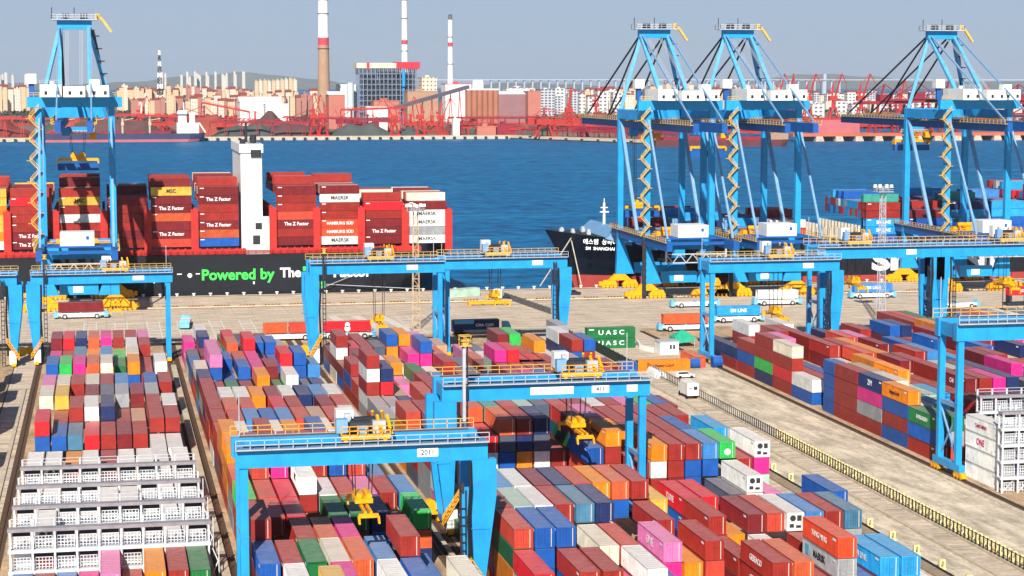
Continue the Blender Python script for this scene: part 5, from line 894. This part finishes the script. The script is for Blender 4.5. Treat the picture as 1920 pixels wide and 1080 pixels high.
# ------------------------------------------------------------------ reefer racks
RACKW = mat('rack_white', (214, 216, 220), 0.5, var=0.15, scale=0.8)
RDECK = mat('rack_deck_grey', (150, 144, 150), .8, var=.25, scale=.8)
def rack(x0, x1, y, levels, label, lv=2.75):
    root = empty('reefer_rack', ((x0 + x1) / 2, y, 0), 0, label, 'rack', 'white steel reefer racks'); n = round((x1 - x0) / 2.72); w2 = (x1 - x0) / 2; d = 1.5
    b = MB()
    for i in range(n + 1):
        xx = -w2 + i * (2 * w2 / n)
        for yy in (0, d): b.box(xx - .13, yy - .12, 0, xx + .13, yy + .12, levels * lv + (.0 if yy == 0 else .9))
    b.build('frame', RACKW, root)
    for k in range(1, levels + 1):
        b = MB(); b.box(-w2 - .3, .14, k * lv - .22, w2 + .3, d - .14, k * lv - .02); b.box(-w2 - .3, -.16, k * lv - .42, w2 + .3, .139, k * lv + .02); b.build('deck', RDECK if k == levels else RACKW, root)
        b = MB(); b.rail([(-w2, d - .2, k * lv), (w2, d - .2, k * lv)], 1.0, 2.72, .06, 2); b.build('railing', RACKW, root)
    for k in range(levels):
        b = MB(); z0 = k * lv + .1
        for i in range(n):
            xx = -w2 + (i + .12) * (2 * w2 / n); ww = 2 * w2 / n * .76
            for j in range(6): b.box(xx + j * ww / 5 - .05, .62, z0, xx + j * ww / 5 + .05, .68, z0 + 1.5)
            for j in range(4): b.box(xx, .6, z0 + .2 + j * .42, xx + ww, .66, z0 + .29 + j * .42)
            if (i * 7 + k * 3) % 7 == 0: b.bar((xx, .3, z0), (xx + ww, .3, z0 + 2.3), .1)
        b.build('mesh_panel', RACKW, root)
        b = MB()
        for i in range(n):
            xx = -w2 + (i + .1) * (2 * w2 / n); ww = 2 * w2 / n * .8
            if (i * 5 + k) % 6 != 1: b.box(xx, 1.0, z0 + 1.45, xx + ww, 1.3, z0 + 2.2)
        b.build('vent_or_shade_panel', DGREY, root)  # dark boxes added in the cells to stand for the rack's shade
    b = MB(); b.bar((w2 + .1, d * .5, .1), (w2 + 1.2, d * .5, lv), .14); b.bar((w2 + 1.2, d * .5, lv), (w2 + .1, d * .5, 2 * lv), .14); b.bar((w2 + 1.3, d * .5, 0), (w2 + 1.3, d * .5, 2 * lv), .12); b.build('stair', RACKW, root)
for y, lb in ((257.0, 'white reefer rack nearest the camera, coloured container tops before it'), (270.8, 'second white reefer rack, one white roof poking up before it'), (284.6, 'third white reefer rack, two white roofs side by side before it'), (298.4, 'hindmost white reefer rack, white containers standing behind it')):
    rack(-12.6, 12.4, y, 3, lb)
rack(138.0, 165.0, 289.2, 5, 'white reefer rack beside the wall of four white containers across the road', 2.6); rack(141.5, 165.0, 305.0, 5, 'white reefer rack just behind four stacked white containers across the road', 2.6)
# ------------------------------------------------------------------ rails, kerbs, markings
b = MB()
for x in (-15.3, 14.2, 15.8, 44.6, 46.9, 76.6, 78.9 - 2.6, 107.2, 136.4, 166.0, -20.8):
    for dx in (-.12,): b.box(x - .09, -20, .008, x + .09, 500, .16)
b.box(-300, 574.9, .008, 600, 575.1, .14); b.box(-300, 606.3, .008, 600, 606.5, .14)
structure(b.build('rail', RAILST))
b = MB()
for x in (-15.3, 14.2, 15.8, 44.6, 46.9, 76.6, 107.2, 136.4): b.box(x - .75, -20, .004, x + .75, 500, .012)
structure(b.build('rail_bed', mat('rail_bed_dark', (96, 76, 58), .95, var=.4, scale=1.5)))
b = MB()
for x in (16.0 - .9,): b.box(x - 1.0, -20, 0, x + .1, 455, .9)
for x, h in ((114.3, .3), (134.6, .14), (45.7, .5), (-17.2, .25)): b.box(x - .35, -20, 0, x + .35, 430, h)
structure(b.build('kerb', CONC))
b = MB(); b.box(106.0, -20, .004, 107.75, 330, .3)
structure(b.build('cable_trench', ground_mat('trench_concrete', (172, 152, 128), False, (.05, 1.2, 1)))); b = MB(); b.box(107.76, -20, .0, 107.95, 330, .55); structure(b.build('trench_edge', DGREY))
PAINTW = mat('road_paint', (226, 218, 206), .8, var=.25, scale=.8)
b = MB()
for bx in (-6.0, 2.0, 10.5, 18.5, 78, 86, 27, 35):          # ladder-like transfer lane marks
    for s in (0, 3.2): b.box(bx + s, 505, .008, bx + s + .35, 546, .012)
    for j in range(7): b.box(bx + .36, 508 + j * 5.6, .008, bx + 3.19, 509.2 + j * 5.6, .012)
for xx in (63, 69.5, 76): b.prism([(xx, 512, .008), (xx + 2.6, 512, .008), (xx - .6, 548, .008), (xx - 3.2, 548, .008)], (0, 0, .004))
for yy in (552, 569, 580, 597): b.box(-300, yy, .008, 600, yy + .3, .012)
b.box(120.2, 240, .008, 120.45, 410, .012); b.prism([(126, 421, .008), (134, 409, .008), (134.4, 409.2, .008), (126.4, 421.2, .008)], (0, 0, .004))
structure(b.build('road_marking', PAINTW))
b = MB(); b2 = MB(); b3 = MB(); i = 0
for i in range(46):
    x = -36 + i * 7.3
    if 150 < x < 154: continue
    for k in range(5): xx = x + k * .95; b.prism([(xx, 576.9, .36), (xx + .5, 576.9, .36), (xx + 1.2, 579.3, .36), (xx + .7, 579.3, .36)], (0, 0, .02)); b2.prism([(xx + .47, 576.9, .36), (xx + .95, 576.9, .36), (xx + 1.65, 579.3, .36), (xx + 1.17, 579.3, .36)], (0, 0, .015))
b3.box(-60, 576.4, 0, 320, 579.8, .35)
structure(b3.build('kerb', CONC)); structure(b.build('road_marking', YEL)); structure(b2.build('road_marking', BLACK))
b = MB(); b.box(-400, 606.55, -.4, 700, 607.2, .25); structure(b.build('quay_edge', CONC))
bl = MB(); bl.cyl((0, 0, .26), (0, 0, .75), .32, n=10); bl.cyl((0, 0, .75), (0, 0, 1.05), .55, n=10); blm = bl.mesh('bollard', WHITE)
for i in range(64): tag(place('mooring_bollard', blm, None, (-34 + i * 5.0, 606.9, 0)), 'white mooring bollard along the quay edge', 'bollard', 'bollards along the quay edge')
# ------------------------------------------------------------------ fence with barrier loops and lamps along the road
fn = empty('road_fence', (118.6, 240, 0), 0, 'dark post fence on a low kerb beside the concrete road', 'fence')
b = MB(); b.box(-.25, -20, 0, .25, 195, .35); b.build('kerb', CONC, fn)
fp = MB(); fp.box(-.08, -.08, .351, .08, .08, 2.1); fpm = fp.mesh('post', DGREY); b = MB()
for i in range(172):
    if i < 14 or i >= 114: b.box(-.06, -20 + i * 1.25 - .06, .351, .06, -20 + i * 1.25 + .06, 2.05)
    else: place('post', fpm, fn, (0, -20 + i * 1.25, 0))
b.build('fence_posts', DGREY, fn)['kind'] = 'stuff'
b = MB(); b.box(-.04, -20, 1.9, .04, 195, 1.98); b.box(-.04, -20, .5, .04, 195, .57); b.build('fence_rail', DGREY, fn)
f2 = empty('boundary_fence', (115.5, 432, 0), 0, 'dark green mesh fence between green containers and orange container', 'fence')
b = MB(); b.box(-.1, 0, 0, .1, 44, 2.3); b.build('mesh_panel', mat('fence_green', (28, 54, 46), .8, var=.3, scale=1.5), f2)
b = MB()
for i in range(12): b.box(.11, i * 4 - .08, 0, .27, i * 4 + .08, 2.5)
b.build('post', DGREY, f2)
CRY = mat('barrier_cream_yellow', (244, 226, 160), .7, var=.3, scale=2)
lp = MB(); n = 14
for i in range(n):
    a, c = 2 * math.pi * i / n, 2 * math.pi * (i + 1) / n; lp.bar((.5 * math.cos(a), 0, .76 + .56 * math.sin(a)), (.5 * math.cos(c), 0, .76 + .56 * math.sin(c)), .36, .26)
lp.box(-.55, -.3, 0, .55, .3, .2); lpm = lp.mesh('barrier', CRY)
for i in range(58): tag(place('barrier_loop', lpm, None, (120.1, 238 + i * 1.86, 0), math.radians(14 + (i * 37 % 11) - 5)), 'cream yellow loop barrier behind the dark post fence', 'barrier', 'loop barriers along the fence')
mk = MB(); mk.box(-.45, -.45, 0, .45, .45, .2); mk.bar((-.3, 0, .2), (-.3, 0, 1.1), .22, .5); mk.bar((.3, 0, .2), (.3, 0, 1.1), .22, .5); mk.box(-.42, -.26, 1.1, .42, .26, 1.32); mkm = mk.mesh('marker', CRY)
for i in range(12): tag(place('trench_marker', mkm, None, (108.7, 228 + i * 8.6, 0)), 'small yellow marker box along the cable trench', 'marker', 'marker boxes along the trench')
# ------------------------------------------------------------------ automated carriers (AGV)
AGVB = mat('carrier_pale_blue', (120, 190, 222), .5, var=.2, scale=.8)
def agv(x, y, label, load=None, rz=0, logo=None, endblue=True):
    r = empty('container_carrier', (x, y, 0), rz, label, 'container carrier', 'automated container carriers on the apron')
    b = MB(); b.box(-5.2, -1.35, .55, 5.2, 1.35, 1.65); b.box(-6.2, -1.25, .95, 6.2, 1.25, 1.6); b.build('body', WHITE, r)
    for s in (-1, 1):
        b = MB(); b.prism([(s * 6.21, -1.3, .5), (s * 7.3, -1.3, .5), (s * 7.3, -1.3, 1.5), (s * 6.7, -1.3, 2.0), (s * 6.21, -1.3, 1.9)], (0, 2.6, 0)); b.box(s * 6.9 - .25, -.9, 1.75, s * 6.9 + .25, .9, 2.3); b.build('bumper', AGVB, r)
        for sy in (-1, 1):
            b = MB(); b.cyl((s * 4.3, sy * 1.0, .72), (s * 4.3, sy * 1.5, .72), .72, n=16); w_ = b.build('wheel', BLACK, r)
            b = MB(); b.cyl((s * 4.3, sy * 1.5, .72), (s * 4.3, sy * 1.56, .72), .4, n=12); b.build('rim', GREY, w_)
    b = MB(); b.box(-6.3, -1.35, 1.66, -5.9, 1.35, 1.95); b.box(5.9, -1.35, 1.66, 6.3, 1.35, 1.95); b.box(-.3, -1.35, 1.66, .3, 1.35, 1.85); b.build('load_support', AGVB, r)
    return r
def carried(x, y, col, label, L=12.1, logo=None, z=1.97, rz=-math.pi / 2):
    o = place('shipping_container', container_mesh(col, L), None, (x - L / 2, y, z), rz); tag(o, label, 'container', 'containers set down or carried on the apron')
    if logo: s, m, size = LOGO[logo]; put_text(s, m, o, (CW / 2 + .02, L / 2, 1.3), size, 'side').rotation_euler = Matrix(((0, 0, 1), (1, 0, 0), (0, 1, 0))).to_euler()
    return o
LOGO['SMLc'] = ('SM LINE', WTXT, 1.3)
for x, y, lb, col, logo, cl in ((-6.8, 557, 'white container carrier under the near-end quay crane with maroon load', 'm', None, 'maroon container riding a carrier under the near-end quay crane'),
    (44.5, 499.5, 'white container carrier parked behind the yard with two short red loads', None, None, ''), (59.5, 499.5, 'white container carrier bearing a long bright load with white emblem', 'R', None, 'red container with white emblem riding a carrier'),
    (147.6, 498, 'white container carrier bearing a rust orange load', 'd', None, 'rust orange container riding a carrier on the open apron'), (165.8, 549.5, 'unloaded white container carrier before the yellow wheels', None, None, ''), (166.8, 513, 'white container carrier bearing a sky blue load', 'L', 'SMLc', 'sky blue white-lettered container riding a carrier by the crane leg'),
    (190.8, 550, 'white container carrier bearing a white load under a quay crane', 'w', None, 'white container riding a carrier under a quay crane'), (224.8, 562, 'white container carrier bearing a paler blue load near the striped kerb', 'l', 'SMLc', 'steel blue lettered container riding a carrier near the striped kerb')):
    agv(x, y, lb)
    if col: carried(x, y, col, cl, logo=logo)
carried(41.4, 499.5, 'd', 'short rust red container, first of two on one carrier', L=5.9, logo=None); carried(47.8, 499.5, 's', 'short salmon red container, second of two on one carrier', L=5.9)
e = MB(); e.cyl((CW / 2 + .01, 6, 1.75), (CW / 2 + .04, 6, 1.75), .62, n=14); e.cyl((CW / 2 + .01, 6, .75), (CW / 2 + .04, 6, .75), .75, n=14)
for o in list(COL.objects):
    if o.get('label') == 'red container with white emblem riding a carrier': e.build('emblem', WTXT, o)
agv(20.4, 533, 'unloaded pale blue carrier facing the yard on the open apron', rz=math.radians(86)); agv(238, 531, 'unloaded pale blue carrier beyond the far gantry legs', rz=math.radians(12))
# navy container on a dark truck
tk = empty('truck', (93, 500.5, 0), 0, 'dark truck bearing a long navy container behind the yard', 'truck')
b = MB(); b.box(-6.5, -1.1, 1.0, 6.6, 1.1, 1.5); b.build('chassis', DGREY, tk); b = MB(); b.prism([(6.7, -1.2, .6), (8.7, -1.2, .6), (8.7, -1.2, 2.2), (8.2, -1.2, 3.3), (6.7, -1.2, 3.3)], (0, 2.4, 0)); b.build('cab', AGVB, tk)
for xx in (-5.2, -3.9, -2.6, 5.0, 7.7):
    b = MB(); b.cyl((xx, -1.2, .5), (xx, -.8, .5), .5, n=14); b.cyl((xx, .8, .5), (xx, 1.2, .5), .5, n=14); b.build('wheel', BLACK, tk)
o = carried(92.6, 500.5, 'n', 'navy blue container with sky blue patch on a dark truck', z=1.51); b = MB(); b.box(CW / 2 + .01, .4, 1.5, CW / 2 + .03, 5.5, 2.5); b.build('blue_patch', LTXT, o); put_text('CMA CGM', WTXT, o, (CW / 2 + .02, 8.3, 1.1), 1.0, 'side').rotation_euler = Matrix(((0, 0, 1), (1, 0, 0), (0, 1, 0))).to_euler()
# ------------------------------------------------------------------ road vehicles and small buildings
GLASS = mat('vehicle_glass', (30, 38, 48), .15, var=.1, spec=.6)
def car(x, y, rz, m, label):
    r = empty('parked_car', (x, y, 0), rz, label, 'car'); b = MB()
    b.prism([(-2.1, -.85, .35), (2.1, -.85, .35), (2.1, -.85, .8), (1.2, -.85, .95), (-2.1, -.85, .98)], (0, 1.7, 0)); b.hexa([(-2.0, -.82, .96), (1.15, -.82, .96), (1.15, .82, .96), (-2.0, .82, .96)], [(-1.75, -.68, 1.5), (.4, -.68, 1.5), (.4, .68, 1.5), (-1.75, .68, 1.5)]); b.build('body', m, r)
    b = MB()
    for s in (-1, 1): b.prism([(-1.8, s * .78, 1.0), (.95, s * .78, 1.0), (.35, s * .72, 1.42), (-1.65, s * .72, 1.42)], (0, s * .05, 0))
    b.build('window', GLASS, r)
    for xx in (-1.3, 1.35):
        for s in (-1, 1): b = MB(); b.cyl((xx, s * .62, .34), (xx, s * .88, .34), .34, n=14); b.build('wheel', BLACK, r)
    for s in (-.6, .6): b = MB(); b.box(2.08, s - .2, .6, 2.12, s + .2, .76); b.build('headlight', GREY, r)
car(124, 418, math.radians(4), WHITE, 'white car parked on the road before the orange container'); car(139.5, 589, math.radians(2), DGREY, 'dark car on the quay beside the moored bow')
vt = empty('box_truck', (117.2, 392, 0), math.radians(90), 'white box truck standing at the dark post fence', 'truck'); b = MB(); b.box(-3.2, -1.2, .8, 2.2, 1.2, 3.3); b.build('cargo_box', WHITE, vt); b = MB(); b.prism([(2.3, -1.1, .5), (4.0, -1.1, .5), (4.0, -1.1, 1.5), (3.5, -1.1, 2.5), (2.3, -1.1, 2.5)], (0, 2.2, 0)); b.build('cab', WHITE, vt)
b = MB(); b.box(-3.24, -.9, 2.0, -3.21, -.1, 2.7); b.box(-3.24, .2, 2.3, -3.21, .9, 2.45); b.build('rear_marking', DGREY, vt)
for xx in (-2.0, 2.9): b = MB(); b.cyl((xx, -1.2, .5), (xx, -.8, .5), .5, n=14); b.cyl((xx, .8, .5), (xx, 1.2, .5), .5, n=14); b.build('wheel', BLACK, vt)
cb = empty('site_cabin', (131.2, 456.5, 0), 0, 'small white site cabin with two dark windows', 'cabin'); b = MB(); b.box(-2.3, -1.4, 0, 2.3, 3.4, 2.9); b.build('wall', WHITE, cb); b = MB(); b.box(-2.45, -1.55, 2.91, 2.45, 3.55, 3.1); b.build('roof', GREY, cb)
for xx in (.1, .9): b = MB(); b.box(xx, -1.43, 1.2, xx + .5, -1.4, 2.3); b.build('window', DGREY, cb)
tn = empty('shelter_tent', (138.4, 469, 0), 0, 'teal green canopy tent beside the white cabin', 'tent'); TT = mat('tent_teal', (44, 178, 140), .7, var=.2, scale=1); b = MB(); b.add([(-2.6, -2.4, 2.4), (2.6, -2.4, 2.4), (2.6, 2.4, 2.4), (-2.6, 2.4, 2.4), (-.6, -.2, 3.9), (.6, .2, 3.9), (-2.6, -2.4, .8), (2.6, -2.4, 1.6), (-2.6, 2.4, .4)], [(0, 1, 5, 4), (1, 2, 5), (2, 3, 4, 5), (3, 0, 4), (0, 6, 7, 1), (0, 3, 8, 6)]); b.build('canopy', TT, tn)
for sx in (-1, 1):
    for sy in (-1, 1): b = MB(); b.box(sx * 2.5 - .06, sy * 2.3 - .06, 0, sx * 2.5 + .06, sy * 2.3 + .06, 2.4); b.build('leg', GREY, tn)
rb = MB(); pts = [(128.6, 475), (127, 466), (128.4, 459.5)]
for p, q in zip(pts, pts[1:]): rb.bar((p[0], p[1], .55), (q[0], q[1], .55), .5, 1.1)
tag(rb.build('safety_barrier', WHITE), 'white barrier wall trailing back from the small cabin', 'barrier')
dm = MB(); n = 12
for i in range(6):
    y_ = i * 1.5; prof = [(1.3 * math.cos(math.pi * k / 8), 1.35 * math.sin(math.pi * k / 8)) for k in range(9)]; kx = 1 - .12 * (i in (0, 5))
    dm.prism([(119.0 + p[0] * kx + i * .02, 418.5 + y_, p[1] * kx * 1.25) for p in prof], (0, 1.46, 0))
tag(dm.build('white_dome', WHITE), 'white rounded tunnel cover at the head of the dark fence', 'cover')
for x, rr, lb in ((130.4, 1.1, 'short blue drum between orange containers across the road'), (135.6, 1.35, 'blue drum at the end of the line across the road')):
    b = MB(); b.cyl((x - .9, 432, rr + .02), (x + 1.2, 432, rr + .02), rr, n=18); b.cyl((x - 1.0, 432, rr + .02), (x - .9, 432, rr + .02), rr * .85, n=18); tag(b.build('cable_drum', PAINT['b']), lb, 'drum')
bb = MB(); bb.box(112.0, 428.8, 0, 116.2, 431.2, 2.3); bb.box(112.2, 428.7, .2, 116.0, 428.8, .5); bb.box(112.1, 428.9, 2.3, 116.1, 431.1, 2.36); tag(bb.build('storage_bin', PAINT['b']), 'blue steel bin butting against the orange container', 'bin')
# quay gear under the gap between the ships
hb_ = empty('hatch_beam', (109, 567, 0), 0, 'yellow lifting frame lying on the quay in the gap between ships', 'frame'); b = MB()
for yy in (-1.3, 1.3): b.box(-6.2, yy - .25, .5, 6.2, yy + .25, 1.1)
for xx in (-6, -2, 2, 6): b.box(xx - .25, -1.05, .55, xx + .25, 1.05, 1.05); 
b.box(-6.2, -1.5, 0, -5.6, 1.5, .499); b.box(5.6, -1.5, 0, 6.2, 1.5, .499); b.build('frame', YEL, hb_)
pk = empty('tractor', (114.5, 581, 0), math.radians(150), 'white terminal tractor with blue windows on the quay edge', 'tractor'); b = MB(); b.prism([(-1.5, -1.2, .6), (1.4, -1.2, .6), (1.4, -1.2, 2.0), (1.0, -1.2, 3.2), (-1.5, -1.2, 3.2)], (0, 2.4, 0)); b.build('cab', WHITE, pk); b = MB(); b.box(-1.2, -1.24, 1.9, .9, -1.21, 2.8); b.box(1.3, -.9, 1.9, 1.42, .9, 2.6); b.build('window', GLASS, pk); b = MB(); b.box(-5.5, -.9, .7, -1.6, .9, 1.2); b.build('chassis', DGREY, pk)
for xx in (.6, -4.4): b = MB(); b.cyl((xx, -1.2, .5), (xx, -.8, .5), .5, n=14); b.cyl((xx, .8, .5), (xx, 1.2, .5), .5, n=14); b.build('wheel', BLACK, pk)
carried(105.5, 588, 'h', 'pale grey-green container end on the quay near the white tractor', L=12.1, z=.02, rz=math.radians(-65))
sw = MB(); sw.box(-.05, 0, 0, .05, 44, 1.7)
for i in range(12): sw.box(-.12, i * 4 - .06, 0, .12, i * 4 + .06, 1.9)
tag(sw.build('work_fence', mat('mesh_grey', (96, 98, 100), .8, var=.3, scale=2), None, (121.5, 541, 0), math.radians(6)), 'grey mesh fence running to the quay beside the tractor', 'fence')
# ------------------------------------------------------------------ masts and poles
def light_mast(x, y, h, label, m):
    r = empty('floodlight_mast', (x, y, 0), 0, label, 'light mast'); b = MB()
    for sx in (-1, 1):
        for sy in (-1, 1): b.bar((sx * .95, sy * .95, 0), (sx * .55, sy * .55, h), .15)
    k = int(h / 1.9)
    for i in range(k):
        z = i * 1.9; a = .95 - .4 * z / h; c = .95 - .4 * (z + 1.9) / h; sg = 1 if i % 2 else -1
        for s in (-1, 1): b.bar((-a * sg, s * a, z), (c * sg, s * c, z + 1.9), .09); b.bar((s * a, -a * sg, z), (s * c, c * sg, z + 1.9), .09); b.bar((-a, s * a, z), (a, s * a, z), .12)
    b.build('lattice', m, r); b = MB(); b.box(-2.2, -2.2, h, 2.2, 2.2, h + .15); b.rail([(-2.2, -2.2, h + .15), (2.2, -2.2, h + .15), (2.2, 2.2, h + .15), (-2.2, 2.2, h + .15), (-2.2, -2.2, h + .15)], 1.1, 1.4, .1); b.build('platform', GREY, r)
    for i in range(8): a = i * math.pi / 4; b = MB(); b.box(2.3 * math.cos(a) - .35, 2.3 * math.sin(a) - .35, h + 1.1, 2.3 * math.cos(a) + .35, 2.3 * math.sin(a) + .35, h + 1.9); b.build('floodlight', WHITE, r)
light_mast(79.5, 515, 31, 'lattice floodlight mast in front of the white lettered containers', mat('mast_buff', (196, 172, 140), .7, var=.2)); light_mast(202.6, 500, 35.5, 'pale lattice floodlight mast before the stacked bow-on ship cargo', GREY)
for x, y, lb in ((247, 520, 'slim dark pole on the apron by the far yard blocks'), (253.5, 520, 'second slim dark pole beside an equal one')):
    b = MB(); b.cyl((x, y, 0), (x, y, 9), .14, n=8); b.bar((x - .9, y, 9), (x + .9, y, 9), .2); tag(b.build('lamp_pole', DGREY), lb, 'pole')
carried(262, 536, 'R', 'bright red white-lettered container on the apron at the frame edge', logo='GES', z=3.0)
b = MB(); b.box(255.5, 534.6, .02, 268.5, 537.4, .9)
for xx in (256.5, 267): b.box(xx - .4, 534.7, .9, xx + .4, 537.3, 2.98)
tag(b.build('load_stand', DGREY), 'dark stand carrying the bright red lettered container', 'stand')
# ------------------------------------------------------------------ the winter haze over the bay
hz = bpy.data.materials.new('haze_air'); hz.use_nodes = True; n = hz.node_tree.nodes; l = hz.node_tree.links
n.remove(n['Principled BSDF']); pv = n.new('ShaderNodeVolumePrincipled'); pv.inputs['Color'].default_value = (0.80, 0.88, 1.0, 1); pv.inputs['Density'].default_value = 0.000026; pv.inputs['Anisotropy'].default_value = 0.0
l.new(pv.outputs[0], n['Material Output'].inputs['Volume'])
b = MB(); b.box(-9500, -400, -10, 14500, 18500, 330); o = b.build('haze', hz); o['kind'] = 'stuff'; o['label'] = 'thin pale winter haze over the harbour and the far bay'
